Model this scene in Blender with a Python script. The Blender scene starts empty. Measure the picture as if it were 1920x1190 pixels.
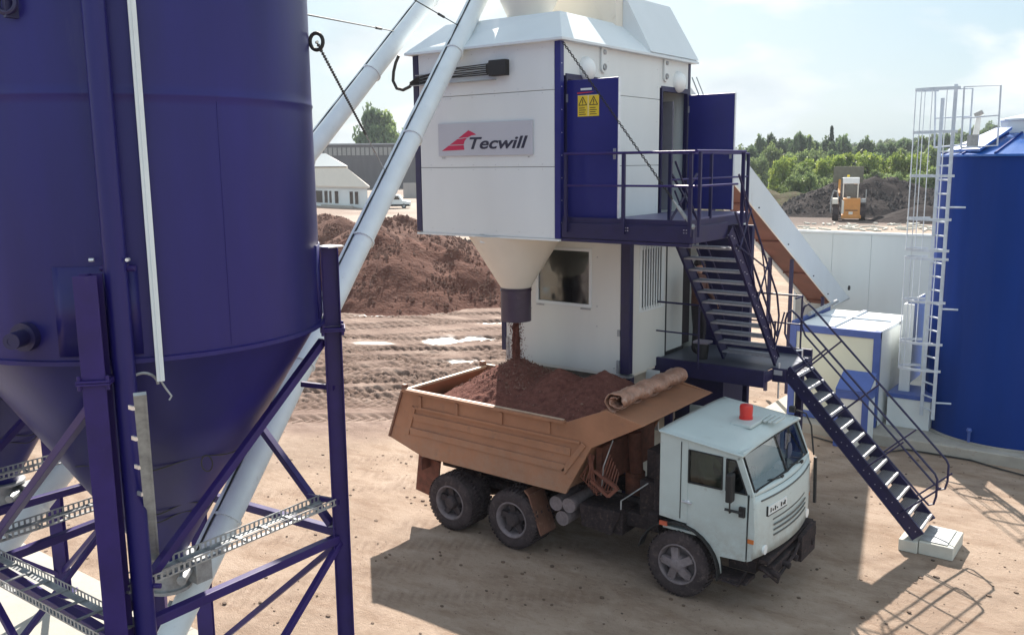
import bpy, math, random
import numpy as np
from mathutils import Vector, Matrix
S = bpy.context.scene
R = math.radians
PI = math.pi
random.seed(4)
rng = np.random.default_rng(4)

# ------------------------------------------------------------------ camera
H = 6.2
F_PX = 1690.4                     # focal length in photograph pixels (1920 wide)
PITCH, ROLL, YAW = 0.16925557, -0.01017979, -0.643028714
def cam_axes():
    c, s = math.cos, math.sin
    fwd = np.array([0, c(PITCH), -s(PITCH)]); right = np.array([1., 0, 0]); down = np.cross(fwd, right)
    M = np.array([[c(ROLL), -s(ROLL), 0], [s(ROLL), c(ROLL), 0], [0, 0, 1]]) @ np.array([right, down, fwd])
    return M @ np.array([[c(YAW), -s(YAW), 0], [s(YAW), c(YAW), 0], [0, 0, 1]])
CM = cam_axes()
def at(x, y, ax, v):              # where the sight line through a point of the photograph meets the plane axis ax = v
    d = CM.T @ np.array([(x - 960) / F_PX, (y - 595) / F_PX, 1.])
    t = (v - (0, 0, H)[ax]) / d[ax]
    return Vector((d[0] * t, d[1] * t, H + d[2] * t))
cam = bpy.data.cameras.new('camera')
cam.sensor_width = 36; cam.lens = F_PX / 1920 * 36; cam.clip_start = 0.1; cam.clip_end = 6000
co = bpy.data.objects.new('camera', cam); S.collection.objects.link(co)
co.matrix_world = Matrix(((CM[0][0], -CM[1][0], -CM[2][0], 0), (CM[0][1], -CM[1][1], -CM[2][1], 0),
                          (CM[0][2], -CM[1][2], -CM[2][2], H), (0, 0, 0, 1)))
S.camera = co

# ------------------------------------------------------------------ light and sky
S.view_settings.view_transform = 'Standard'; S.view_settings.look = 'None'
S.view_settings.gamma = 1; S.view_settings.exposure = 1.26
SUN_AZ, SUN_EL = R(124.5), R(37)
sd = Vector((math.cos(SUN_AZ) * math.cos(SUN_EL), math.sin(SUN_AZ) * math.cos(SUN_EL), math.sin(SUN_EL)))
sl = bpy.data.lights.new('sun', 'SUN'); sl.energy = 4.8; sl.angle = R(0.6); sl.color = (1, .93, .83)
so = bpy.data.objects.new('sun', sl); S.collection.objects.link(so)
so.rotation_euler = sd.to_track_quat('Z', 'Y').to_euler(); so.location = (0, 0, 60)
W = bpy.data.worlds.new('World'); S.world = W; W.use_nodes = True
def build_world():
    nt = W.node_tree; N = nt.nodes; L = nt.links; N.clear()
    out = N.new('ShaderNodeOutputWorld'); bg = N.new('ShaderNodeBackground')
    sky = N.new('ShaderNodeTexSky'); sky.sky_type = 'NISHITA'; sky.sun_disc = False
    sky.sun_elevation = SUN_EL; sky.sun_rotation = math.atan2(sd.x, sd.y)
    sky.dust_density = 2.5; sky.air_density = 1.0
    tc = N.new('ShaderNodeTexCoord'); mp = N.new('ShaderNodeMapping'); mp.inputs['Scale'].default_value = (1, 1, 2.6)
    L.new(tc.outputs['Generated'], mp.inputs['Vector'])
    n1 = N.new('ShaderNodeTexNoise'); n1.inputs['Scale'].default_value = 4.2; n1.inputs['Detail'].default_value = 9
    n1.inputs['Roughness'].default_value = .52; n1.inputs['Distortion'].default_value = .3
    n2 = N.new('ShaderNodeTexNoise'); n2.inputs['Scale'].default_value = 5.3; n2.inputs['Detail'].default_value = 6
    mp2 = N.new('ShaderNodeMapping'); mp2.inputs['Scale'].default_value = (1, 1, 2.4); mp2.inputs['Location'].default_value = (3.3, 1.7, .4)
    L.new(tc.outputs['Generated'], mp2.inputs['Vector'])
    L.new(mp.outputs[0], n1.inputs['Vector']); L.new(mp2.outputs[0], n2.inputs['Vector'])
    r1 = N.new('ShaderNodeValToRGB'); r1.color_ramp.elements[0].position = .45; r1.color_ramp.elements[1].position = .56
    L.new(n1.outputs['Fac'], r1.inputs[0])
    # cloud brightness: grey bellies and bright tops (divided by the sky strength below)
    r2 = N.new('ShaderNodeValToRGB'); e = r2.color_ramp.elements
    e[0].position = .38; e[0].color = (3.7, 4.2, 4.5, 1); e[1].position = .60; e[1].color = (5.9, 6.0, 6.0, 1)
    L.new(n2.outputs['Fac'], r2.inputs[0])
    mul = N.new('ShaderNodeMixRGB'); mul.blend_type = 'MIX'
    add = N.new('ShaderNodeMixRGB'); add.blend_type = 'ADD'; add.inputs[0].default_value = 1
    sc_ = N.new('ShaderNodeMixRGB'); sc_.blend_type = 'MULTIPLY'; sc_.inputs[0].default_value = 1; sc_.inputs[2].default_value = (.22, .22, .22, 1)
    L.new(sky.outputs[0], sc_.inputs[1]); L.new(sc_.outputs[0], add.inputs[1]); add.inputs[2].default_value = (1.2, 2.2, 2.9, 1)
    L.new(r1.outputs[0], mul.inputs[0]); L.new(add.outputs[0], mul.inputs[1]); L.new(r2.outputs[0], mul.inputs[2])
    dt = N.new('ShaderNodeVectorMath'); dt.operation = 'DOT_PRODUCT'; dt.inputs[1].default_value = tuple(sd); L.new(tc.outputs['Generated'], dt.inputs[0])
    dm = N.new('ShaderNodeMapRange'); dm.inputs['From Min'].default_value = -.5; dm.inputs['From Max'].default_value = .75; dm.inputs['To Min'].default_value = 1.22; dm.inputs['To Max'].default_value = .93; L.new(dt.outputs['Value'], dm.inputs['Value'])
    dk = N.new('ShaderNodeMixRGB'); dk.blend_type = 'MULTIPLY'; dk.inputs[0].default_value = 1; L.new(mul.outputs[0], dk.inputs[1]); L.new(dm.outputs[0], dk.inputs[2])
    L.new(dk.outputs[0], bg.inputs[0]); bg.inputs[1].default_value = .085
    L.new(bg.outputs[0], out.inputs[0])
build_world()

# ------------------------------------------------------------------ materials
def mat(name, col, rough=.6, metal=0., var=.12, scale=3., bump=0., bscale=None, col2=None, coat=0., spots=0., spotcol=None, streak=False, spec=None, dust=None):
    m = bpy.data.materials.new(name); m.use_nodes = True
    nt = m.node_tree; N = nt.nodes; L = nt.links; p = N['Principled BSDF']
    p.inputs['Roughness'].default_value = rough; p.inputs['Metallic'].default_value = metal
    if coat: p.inputs['Coat Weight'].default_value = coat; p.inputs['Coat Roughness'].default_value = .12
    if spec is not None: p.inputs['Specular IOR Level'].default_value = spec
    tc = N.new('ShaderNodeTexCoord'); mp = N.new('ShaderNodeMapping')
    L.new(tc.outputs['Object'], mp.inputs['Vector'])
    if streak: mp.inputs['Scale'].default_value = (1, 1, .18)
    n = N.new('ShaderNodeTexNoise'); n.inputs['Scale'].default_value = scale; n.inputs['Detail'].default_value = 6; n.inputs['Roughness'].default_value = .62
    L.new(mp.outputs[0], n.inputs['Vector'])
    rp = N.new('ShaderNodeValToRGB'); rp.color_ramp.elements[0].position = .3; rp.color_ramp.elements[1].position = .7
    c2 = col2 or tuple(min(1, c * (1 + var)) for c in col)
    c1 = col if col2 else tuple(c * (1 - var) for c in col)
    rp.color_ramp.elements[0].color = (*c1, 1); rp.color_ramp.elements[1].color = (*c2, 1)
    L.new(n.outputs['Fac'], rp.inputs[0]); last = rp.outputs[0]
    if spots:
        n3 = N.new('ShaderNodeTexNoise'); n3.inputs['Scale'].default_value = scale * 2.7; n3.inputs['Detail'].default_value = 9; n3.inputs['Roughness'].default_value = .75
        L.new(mp.outputs[0], n3.inputs['Vector'])
        r3 = N.new('ShaderNodeValToRGB'); r3.color_ramp.elements[0].position = .66 - spots * .3; r3.color_ramp.elements[1].position = .8 - spots * .25
        L.new(n3.outputs['Fac'], r3.inputs[0])
        mx = N.new('ShaderNodeMixRGB'); L.new(r3.outputs[0], mx.inputs[0]); L.new(last, mx.inputs[1]); mx.inputs[2].default_value = (*(spotcol or (.1, .07, .05)), 1)
        last = mx.outputs[0]
    if dust:                                   # road dust that settled on the lower parts: (z full, z clean, colour, amount)
        sx = N.new('ShaderNodeSeparateXYZ'); L.new(tc.outputs['Object'], sx.inputs[0])
        dz = N.new('ShaderNodeMapRange'); dz.inputs['From Min'].default_value = dust[0]; dz.inputs['From Max'].default_value = dust[1]; dz.inputs['To Min'].default_value = 1; dz.inputs['To Max'].default_value = 0; L.new(sx.outputs[2], dz.inputs['Value'])
        nd = N.new('ShaderNodeTexNoise'); nd.inputs['Scale'].default_value = 5; nd.inputs['Detail'].default_value = 9; nd.inputs['Roughness'].default_value = .75; L.new(tc.outputs['Object'], nd.inputs['Vector'])
        rd = N.new('ShaderNodeMapRange'); rd.inputs['From Min'].default_value = .35; rd.inputs['From Max'].default_value = .7; L.new(nd.outputs['Fac'], rd.inputs['Value'])
        md = N.new('ShaderNodeMath'); md.operation = 'MULTIPLY'; L.new(dz.outputs[0], md.inputs[0]); L.new(rd.outputs[0], md.inputs[1])
        m3 = N.new('ShaderNodeMath'); m3.operation = 'MULTIPLY'; m3.inputs[1].default_value = dust[3]; L.new(md.outputs[0], m3.inputs[0])
        mx2 = N.new('ShaderNodeMixRGB'); L.new(m3.outputs[0], mx2.inputs[0]); L.new(last, mx2.inputs[1]); mx2.inputs[2].default_value = (*dust[2], 1); last = mx2.outputs[0]
    L.new(last, p.inputs['Base Color'])
    rr = N.new('ShaderNodeMapRange'); rr.inputs['To Min'].default_value = max(.02, rough - .08); rr.inputs['To Max'].default_value = min(1, rough + .1)
    L.new(n.outputs['Fac'], rr.inputs['Value']); L.new(rr.outputs[0], p.inputs['Roughness'])
    if bump:
        nb = N.new('ShaderNodeTexNoise'); nb.inputs['Scale'].default_value = bscale or scale * 4; nb.inputs['Detail'].default_value = 5
        L.new(tc.outputs['Object'], nb.inputs['Vector'])
        b = N.new('ShaderNodeBump'); b.inputs['Strength'].default_value = 1; b.inputs['Distance'].default_value = bump
        L.new(nb.outputs['Fac'], b.inputs['Height']); L.new(b.outputs[0], p.inputs['Normal'])
    return m
def corrugated(name, col, rough, axis, freq, depth, coat=0.):
    m = mat(name, col, rough, var=.12, scale=1.2, coat=coat, streak=True)
    nt = m.node_tree; N = nt.nodes; L = nt.links; p = N['Principled BSDF']
    tc = N.new('ShaderNodeTexCoord'); w = N.new('ShaderNodeTexWave'); w.bands_direction = axis; w.inputs['Scale'].default_value = freq
    L.new(tc.outputs['Object'], w.inputs['Vector'])
    b = N.new('ShaderNodeBump'); b.inputs['Distance'].default_value = depth; L.new(w.outputs['Fac'], b.inputs['Height']); L.new(b.outputs[0], p.inputs['Normal'])
    return m
NAVY = mat('navy_paint', (.0125, .010, .118), .36, var=.3, scale=1.0, streak=True, bump=.003, bscale=1.8, spots=.12, spotcol=(.03, .026, .125), spec=.36)
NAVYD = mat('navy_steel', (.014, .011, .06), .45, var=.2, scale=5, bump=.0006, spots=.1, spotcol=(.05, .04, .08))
NAVYL = mat('navy_leg_paint', (.026, .013, .115), .46, var=.2, scale=4, bump=.0008, spots=.14, spotcol=(.055, .04, .11), spec=.35)
DOORB = mat('navy_door_paint', (.012, .014, .15), .38, var=.1, scale=2)
WHITEP = mat('white_panel', (.68, .71, .71), .5, var=.05, scale=.9, streak=True, bump=.0016, bscale=2, spots=.09, spotcol=(.47, .45, .42))
WHITET = mat('white_tube_paint', (.70, .75, .77), .42, var=.06, scale=2.5, spots=.14, spotcol=(.47, .46, .46), coat=.1)
CREAM = mat('cream_paint', (.72, .68, .60), .5, var=.05, scale=1.5, spots=.1, spotcol=(.52, .45, .38))
CREAMW = mat('offwhite_panel', (.66, .66, .62), .5, var=.05, scale=1.1, streak=True, bump=.0015, bscale=2, spots=.1, spotcol=(.49, .46, .41))
ROOFW = mat('white_roof_sheet', (.66, .71, .74), .45, var=.05, scale=.8, spots=.05, spotcol=(.5, .5, .5))
GALV = mat('galvanised_steel', (.36, .37, .38), .5, metal=.55, var=.3, scale=9, spots=.25, spotcol=(.25, .24, .23))
GRATE = mat('stair_tread_steel', (.33, .33, .36), .5, metal=.6, var=.2, scale=20)
NOSE = mat('bright_steel', (.72, .72, .74), .35, metal=.7, var=.1, scale=12)
BLACK = mat('black_rubber', (.018, .017, .018), .6, var=.3, scale=8)
RUB = mat('dusty_tyre_rubber', (.055, .042, .044), .9, var=.35, scale=5, bump=.004, bscale=40, spots=.45, spotcol=(.12, .09, .085), spec=.2)
RIMM = mat('dusty_wheel_paint', (.20, .165, .172), .7, var=.3, scale=6, spots=.4, spotcol=(.14, .105, .095), spec=.3)
HUBM = mat('dark_hub', (.06, .047, .05), .75, var=.3, scale=6, spots=.4, spotcol=(.12, .09, .085), spec=.2)
CHAS = mat('dirty_chassis', (.030, .022, .024), .8, var=.5, scale=6, bump=.006, spots=.45, spotcol=(.11, .07, .06), spec=.25)
RUST = mat('rusty_steel', (.16, .055, .035), .8, var=.4, scale=9, bump=.002, spots=.3, spotcol=(.07, .03, .025))
BED = mat('ochre_body_paint', (.345, .165, .095), .62, var=.18, scale=1.5, bump=.005, bscale=2.2, spots=.36, spotcol=(.25, .14, .095), dust=(1.1, 2.0, (.33, .235, .18), .85), spec=.3)
BEDEDGE = mat('worn_bed_edge', (.50, .37, .27), .5, var=.25, scale=8, spots=.25, spotcol=(.24, .12, .07))
BEDIN = mat('worn_bed_inside', (.17, .08, .055), .55, var=.3, scale=4, metal=.2, spots=.3, spotcol=(.35, .24, .17))
CAB = mat('pale_cab_paint', (.50, .56, .55), .45, var=.06, scale=1.6, bump=.002, bscale=3.5, spots=.22, spotcol=(.36, .38, .35), dust=(.75, 1.6, (.30, .25, .21), .75), spec=.4)
GLASSD = mat('dark_glass', (.012, .014, .016), .08, var=.2, scale=2, spec=.9)
RED = mat('red_plastic', (.62, .03, .025), .3, var=.1)
TARP = mat('brown_tarpaulin', (.34, .185, .13), .42, var=.3, scale=5, bump=.03, bscale=6, spots=.45, spotcol=(.50, .35, .28))
LOADM = mat('red_brown_sand', (.105, .040, .034), .95, col2=(.21, .092, .072), spec=.1, scale=11, bump=.03, bscale=45, spots=.25, spotcol=(.33, .19, .15))
CONC = mat('concrete', (.36, .33, .29), .85, var=.15, scale=2.5, bump=.004, bscale=20, spots=.25, spotcol=(.27, .22, .18))
BLOCKM = mat('pale_concrete_block', (.55, .53, .47), .8, var=.08, scale=6, bump=.003, bscale=30)
TANKB = corrugated('blue_tank_paint', (.0015, .030, .20), .5, 'Z', .01, 0); TANKB.node_tree.nodes['Principled BSDF'].inputs['Specular IOR Level'].default_value = .15
BLUEF = mat('blue_frame_paint', (.055, .10, .33), .45, var=.1, scale=3)
BLUER = mat('blue_roof_sheet', (.02, .11, .42), .25, var=.12, scale=1, coat=.4)
ALU = mat('white_primed_rail', (.50, .55, .62), .4, var=.1, scale=8)
SKIN = mat('skin', (.42, .22, .15), .55, var=.05)
CLOTHB = mat('brown_jacket_cloth', (.10, .045, .035), .9, var=.25, scale=14, bump=.003)
CLOTHD = mat('dark_trouser_cloth', (.025, .02, .025), .9, var=.25, scale=14)
YEL = mat('yellow_plastic', (.75, .55, .03), .45, var=.05)
LOADY = mat('orange_machine_paint', (.62, .26, .06), .45, var=.12, scale=2, spots=.12, spotcol=(.3, .15, .08))
SIGNG = mat('sign_grey', (.46, .47, .52), .45, var=.03, scale=2)
LETTER = mat('sign_lettering', (.02, .02, .045), .5, var=.05)
MAROON = mat('brown_underside', (.13, .05, .042), .65, var=.25, scale=2, spots=.25, spotcol=(.2, .1, .085))
LAMPW = mat('opal_lamp_glass', (.78, .80, .80), .25, var=.02)
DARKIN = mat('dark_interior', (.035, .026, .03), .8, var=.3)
ORPL = mat('amber_lens', (.55, .16, .04), .3, var=.05)

# ------------------------------------------------------------------ mesh builder
class MB:
    def __init__(s): s.v = []; s.f = []
    def add(s, vs, fs):
        o = len(s.v); s.v += [tuple(v) for v in vs]; s.f += [tuple(i + o for i in f) for f in fs]; return s
    def box(s, x0, x1, y0, y1, z0, z1):
        if x0 > x1: x0, x1 = x1, x0
        if y0 > y1: y0, y1 = y1, y0
        if z0 > z1: z0, z1 = z1, z0
        return s.add([(x0, y0, z0), (x1, y0, z0), (x1, y1, z0), (x0, y1, z0), (x0, y0, z1), (x1, y0, z1), (x1, y1, z1), (x0, y1, z1)],
                     [(3, 2, 1, 0), (4, 5, 6, 7), (0, 1, 5, 4), (1, 2, 6, 5), (2, 3, 7, 6), (3, 0, 4, 7)])
    def beam(s, p, q, w, h, up=(0, 0, 1)):
        p = Vector(p); q = Vector(q); d = (q - p).normalized(); a = d.cross(Vector(up))
        if a.length < 1e-4: a = d.cross(Vector((1, 0, 0)))
        a.normalize(); b = a.cross(d).normalized(); a *= w / 2; b *= h / 2
        return s.add([p - a - b, p + a - b, p + a + b, p - a + b, q - a - b, q + a - b, q + a + b, q - a + b],
                     [(0, 3, 2, 1), (4, 5, 6, 7), (0, 1, 5, 4), (1, 2, 6, 5), (2, 3, 7, 6), (3, 0, 4, 7)][::1])
    def tube(s, pts, r, n=8, cap=True):
        pts = [Vector(p) for p in pts]; rs = r if isinstance(r, (list, tuple)) else [r] * len(pts)
        d0 = (pts[1] - pts[0]).normalized(); a = d0.orthogonal().normalized(); rings = []; o = len(s.v)
        for i, p in enumerate(pts):
            d = ((pts[min(i + 1, len(pts) - 1)] - pts[max(i - 1, 0)])).normalized()
            a = (a - d * a.dot(d)).normalized(); b = d.cross(a)
            for k in range(n):
                t = 2 * PI * k / n; s.v.append(tuple(p + (a * math.cos(t) + b * math.sin(t)) * rs[i]))
        for i in range(len(pts) - 1):
            for k in range(n):
                k2 = (k + 1) % n; s.f.append((o + i * n + k, o + i * n + k2, o + (i + 1) * n + k2, o + (i + 1) * n + k))
        if cap: s.f.append(tuple(o + k for k in range(n))[::-1]); s.f.append(tuple(o + (len(pts) - 1) * n + k for k in range(n)))
        return s
    def lathe(s, c, ax, prof, n=32, cap=True):          # prof = [(radius, distance along ax)]
        c = Vector(c); ax = Vector(ax).normalized(); a = ax.orthogonal().normalized(); b = ax.cross(a); o = len(s.v)
        for r, t in prof:
            for k in range(n):
                w = 2 * PI * k / n; s.v.append(tuple(c + ax * t + (a * math.cos(w) + b * math.sin(w)) * r))
        for i in range(len(prof) - 1):
            for k in range(n):
                k2 = (k + 1) % n; s.f.append((o + i * n + k, o + i * n + k2, o + (i + 1) * n + k2, o + (i + 1) * n + k))
        if cap: s.f.append(tuple(o + k for k in range(n))[::-1]); s.f.append(tuple(o + (len(prof) - 1) * n + k for k in range(n)))
        return s
    def prism(s, poly, vec):
        poly = [Vector(p) for p in poly]; v = Vector(vec); n = len(poly); o = len(s.v)
        s.v += [tuple(p) for p in poly] + [tuple(p + v) for p in poly]
        s.f.append(tuple(o + i for i in range(n))[::-1]); s.f.append(tuple(o + n + i for i in range(n)))
        for i in range(n): j = (i + 1) % n; s.f.append((o + i, o + j, o + n + j, o + n + i))
        return s
    def ball(s, c, r, n=12, sx=1, sy=1, sz=1):
        c = Vector(c); o = len(s.v); m = n // 2
        for i in range(1, m):
            t = PI * i / m
            for k in range(n): w = 2 * PI * k / n; s.v.append((c.x + r * sx * math.sin(t) * math.cos(w), c.y + r * sy * math.sin(t) * math.sin(w), c.z + r * sz * math.cos(t)))
        for i in range(m - 2):
            for k in range(n): k2 = (k + 1) % n; s.f.append((o + i * n + k, o + (i + 1) * n + k, o + (i + 1) * n + k2, o + i * n + k2))
        s.f.append(tuple(o + k for k in range(n))); s.f.append(tuple(o + (m - 2) * n + k for k in range(n))[::-1])
        return s
    def torus(s, c, ax, R0, r, n=14, m=6, stretch=None):
        c = Vector(c); ax = Vector(ax).normalized(); a = ax.orthogonal().normalized()
        if stretch: a = Vector(stretch[0]).normalized(); a = (a - ax * a.dot(ax)).normalized()
        b = ax.cross(a); k_ = stretch[1] if stretch else 1; o = len(s.v)
        for i in range(n):
            t = 2 * PI * i / n; d = a * math.cos(t) * k_ + b * math.sin(t); p = c + d * R0; dn = (a * math.cos(t) + b * math.sin(t))
            for j in range(m): u = 2 * PI * j / m; s.v.append(tuple(p + dn * r * math.cos(u) + ax * r * math.sin(u)))
        for i in range(n):
            for j in range(m):
                i2 = (i + 1) % n; j2 = (j + 1) % m; s.f.append((o + i * m + j, o + i2 * m + j, o + i2 * m + j2, o + i * m + j2))
        return s
    def build(s, name, m, parent=None, bevel=0, smooth=False, recalc=True, loc=None):
        me = bpy.data.meshes.new(name); me.from_pydata(s.v, [], s.f)
        if recalc:
            import bmesh
            bm = bmesh.new(); bm.from_mesh(me); bmesh.ops.recalc_face_normals(bm, faces=bm.faces); bm.to_mesh(me); bm.free()
        me.materials.append(m)
        o = bpy.data.objects.new(name, me); S.collection.objects.link(o)
        link(o, parent)
        if smooth:
            me.polygons.foreach_set('use_smooth', [True] * len(me.polygons)); me.set_sharp_from_angle(angle=R(38))
        if bevel:
            b = o.modifiers.new('bevel', 'BEVEL'); b.width = bevel; b.segments = 2; b.limit_method = 'ANGLE'; b.angle_limit = R(40)
        return o
def link(o, parent):
    if parent is not None:
        o.parent = parent
        if parent.type == 'EMPTY': o.location = -Vector(parent.location)   # vertices are written in world metres
def tag(o, label, cat, group=None, kind=None):
    if label: o['label'] = label
    if cat: o['category'] = cat
    if group: o['group'] = group
    if kind: o['kind'] = kind
    return o
def thing(name, loc, label, cat, group=None):
    o = bpy.data.objects.new(name, None); o.empty_display_size = .3; S.collection.objects.link(o); o.location = loc
    return tag(o, label, cat, group)
def copy_tree(o, parent=None):
    c = o.copy(); S.collection.objects.link(c)
    if parent is not None: c.parent = parent
    for ch in list(o.children): copy_tree(ch, c)
    return c
def text_mesh(txt, size, m, name, parent, origin, right, up, bold=0., shear=0., thick=.004, width=None):
    cu = bpy.data.curves.new(name, 'FONT'); cu.body = txt; cu.size = size; cu.offset = bold; cu.shear = shear; cu.extrude = thick
    tmp = bpy.data.objects.new('tmp', cu); S.collection.objects.link(tmp)
    dg = bpy.context.evaluated_depsgraph_get(); me = bpy.data.meshes.new_from_object(tmp.evaluated_get(dg))
    bpy.data.objects.remove(tmp)
    co_ = np.empty(len(me.vertices) * 3); me.vertices.foreach_get('co', co_); co_ = co_.reshape(-1, 3)
    sc = 1. if width is None else width / (co_[:, 0].max() - co_[:, 0].min())
    r_ = np.array(right); u_ = np.array(up); n_ = np.cross(r_, u_)
    co_[:, 0] -= co_[:, 0].min()
    w = np.array(origin) + co_[:, :1] * sc * r_ + co_[:, 1:2] * u_ + co_[:, 2:3] * n_
    me.vertices.foreach_set('co', w.ravel()); me.materials.clear(); me.materials.append(m)
    o = bpy.data.objects.new(name, me); S.collection.objects.link(o); link(o, parent); return o

# value noise for height fields
_g = rng.random((256, 256))
def vnoise(x, y):
    xi = np.floor(x).astype(int); yi = np.floor(y).astype(int); fx = x - xi; fy = y - yi
    fx = fx * fx * (3 - 2 * fx); fy = fy * fy * (3 - 2 * fy)
    a = _g[xi % 256, yi % 256]; b = _g[(xi + 1) % 256, yi % 256]; c = _g[xi % 256, (yi + 1) % 256]; d = _g[(xi + 1) % 256, (yi + 1) % 256]
    return (a * (1 - fx) + b * fx) * (1 - fy) + (c * (1 - fx) + d * fx) * fy
def fbm(x, y, o=5, g=.5):
    t = 0; a = 1; n = 0
    for i in range(o): t = t + a * vnoise(x * 2 ** i + 17.3 * i, y * 2 ** i + 5.1 * i); n += a; a *= g
    return t / n
def smooth(a, b, x):
    t = np.clip((x - a) / (b - a), 0, 1); return t * t * (3 - 2 * t)
def grid_obj(name, P, m, label=None, cat=None, kind=None, group=None, attrs=None):      # P: (n,m,3)
    n, k = P.shape[:2]; idx = np.arange(n * k).reshape(n, k)
    f = np.stack([idx[:-1, :-1], idx[1:, :-1], idx[1:, 1:], idx[:-1, 1:]], -1).reshape(-1, 4)
    me = bpy.data.meshes.new(name); me.vertices.add(n * k); me.vertices.foreach_set('co', P.reshape(-1).astype(np.float32))
    me.loops.add(f.size); me.loops.foreach_set('vertex_index', f.reshape(-1).astype(np.int32))
    me.polygons.add(len(f)); me.polygons.foreach_set('loop_start', np.arange(0, f.size, 4, dtype=np.int32))
    me.polygons.foreach_set('use_smooth', np.ones(len(f), bool)); me.update(calc_edges=True); me.validate()
    for an, av in (attrs or {}).items():
        at_ = me.attributes.new(an, 'FLOAT', 'POINT'); at_.data.foreach_set('value', av.reshape(-1).astype(np.float32))
    me.materials.append(m); o = bpy.data.objects.new(name, me); S.collection.objects.link(o)
    return tag(o, label, cat, group, kind)

# ------------------------------------------------------------------ ground
LAT = np.array([.8, .6]); FWD = np.array([-.6, .8])        # across and along the line of sight
def build_ground():
    fl = np.arange(-11, 1.2, .055); ff = np.arange(20.3, 44, .06)
    lo = np.concatenate([-np.geomspace(11.3, 1800, 60)[::-1], fl, np.geomspace(1.4, 1800, 70)])
    fo = np.concatenate([np.linspace(-60, 2, 12), np.linspace(3, 20.2, 90), ff, np.geomspace(44.2, 2500, 90)])
    Lg, Fg = np.meshgrid(lo, fo, indexing='ij')
    near = smooth(46, 40, Fg) * smooth(19.8, 21.2, Fg + 1.1 * (fbm(Lg * .35, Fg * .35) - .5) * 2) * smooth(2.5, -.5, Lg + (fbm(Lg * .5 + 9, Fg * .5) - .5) * 2)
    X = Lg * LAT[0] + Fg * FWD[0]; Y = Lg * LAT[1] + Fg * FWD[1]
    z = np.zeros_like(Lg)
    z += near * (.12 * (fbm(Lg * .25, Fg * .5, 3) - .5) + .012 * (fbm(Lg * 2.2, Fg * 2.2, 3) - .5))
    z += .02 * (fbm(X * 1.1, Y * 1.1, 4) - .5) * (1 - near) * smooth(200, 60, np.abs(Fg) + np.abs(Lg))
    tr = np.zeros_like(Lg)
    tracks = [(21.8, .02, .1), (22.6, -.05, .3), (23.2, .16, .2), (24.1, -.12, .5), (24.9, .05, .4), (25.6, .22, .3), (26.6, -.08, .6),
              (27.3, .03, .3), (28.3, .3, .5), (29.3, -.04, .7), (30.2, .1, .5), (31.6, -.2, .8), (33, .05, .6), (34.6, .15, .6), (36.4, -.1, .8), (38.5, .06, .6), (23.5, .75, .1), (27.5, -.6, .2)]
    for i, (f0, sl_, amp) in enumerate(tracks):
        cen = f0 + sl_ * (Lg + 5) + amp * np.sin(Lg * .35 + i * 1.7) + .3 * np.sin(Lg * .13 + i)
        for off in (0, 1.75):
            d = (Fg - cen - off) / math.sqrt(1 + sl_ * sl_)
            band = np.exp(-(d / .31) ** 4) * near * smooth(.22, .36, fbm(Lg * .5 + i * 3, Fg * .3 + 7 * i, 2))
            ch = np.sin((Lg * 1.02 + np.abs(d) * 1.0) * 2 * PI / .30)
            z += band * (-.035 + .032 * np.clip(ch * 1.6, -1, 1)) + .018 * np.exp(-((np.abs(d) - .40) / .09) ** 2) * near
            tr = np.maximum(tr, band * (.5 - .5 * np.clip(ch * 1.6, -1, 1)))
    # worn wheel marks across the yard in front (colour and a centimetre of depth)
    yard = smooth(20.6, 19.6, Fg) * smooth(6, 8, Fg)
    for i, (f0, sl_, amp) in enumerate(((10.6, .05, .2), (12.2, -.10, .3), (14.6, .03, .3), (16.6, .10, .2), (18.4, -.04, .4), (13.4, .42, .3), (15.5, -.5, .2))):
        cen = f0 + sl_ * (Lg + 2) + amp * np.sin(Lg * .4 + i)
        for off in (0, 1.8):
            d = (Fg - cen - off); bd = np.exp(-(d / .17) ** 4) * yard * smooth(.42, .58, fbm(Lg * .5 + 11 * i, Fg * .4 + i, 3))
            chv = np.sin((Lg + np.abs(d)) * 2 * PI / .16); tr = np.maximum(tr, bd * (.55 - .45 * np.clip(chv * 2, -1, 1))); z -= .006 * bd
    pud = np.zeros_like(Lg)
    for px, py, sl0, sf in ((830, 636, 1.1, 1.0), (885, 634, .9, .5), (705, 642, 1.2, .3), (860, 676, .8, .2), (930, 606, 1.2, .3), (740, 590, 2.2, .3)):
        p = at(px, py, 2, 0); l0 = p.x * LAT[0] + p.y * LAT[1]; f0 = p.x * FWD[0] + p.y * FWD[1]
        pud = np.maximum(pud, np.exp(-((Lg - l0) / sl0) ** 2 - ((Fg - f0) / sf) ** 2))
    pud = smooth(.50, .78, pud + .9 * (fbm(Lg * 1.7, Fg * 2.6, 5) - .5)) * .85
    z = z * (1 - pud * near) - .03 * pud * near
    # ruts and bumps stay away from anything that stands on the ground in front
    P = np.stack([X, Y, z], -1)
    m = bpy.data.materials.new('dirt_ground'); m.use_nodes = True
    nt = m.node_tree; N = nt.nodes; L = nt.links; p = N['Principled BSDF']
    def noise(sc, det=6, rg=.6, vec=None):
        n = N.new('ShaderNodeTexNoise'); n.inputs['Scale'].default_value = sc; n.inputs['Detail'].default_value = det; n.inputs['Roughness'].default_value = rg
        L.new(vec or tc.outputs['Object'], n.inputs['Vector']); return n
    def ramp(src, *st):
        r = N.new('ShaderNodeValToRGB'); e = r.color_ramp.elements
        while len(e) < len(st): e.new(.5)
        for el, (ps, c) in zip(e, st): el.position = ps; el.color = (*c, 1)
        L.new(src, r.inputs[0]); return r.outputs[0]
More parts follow.
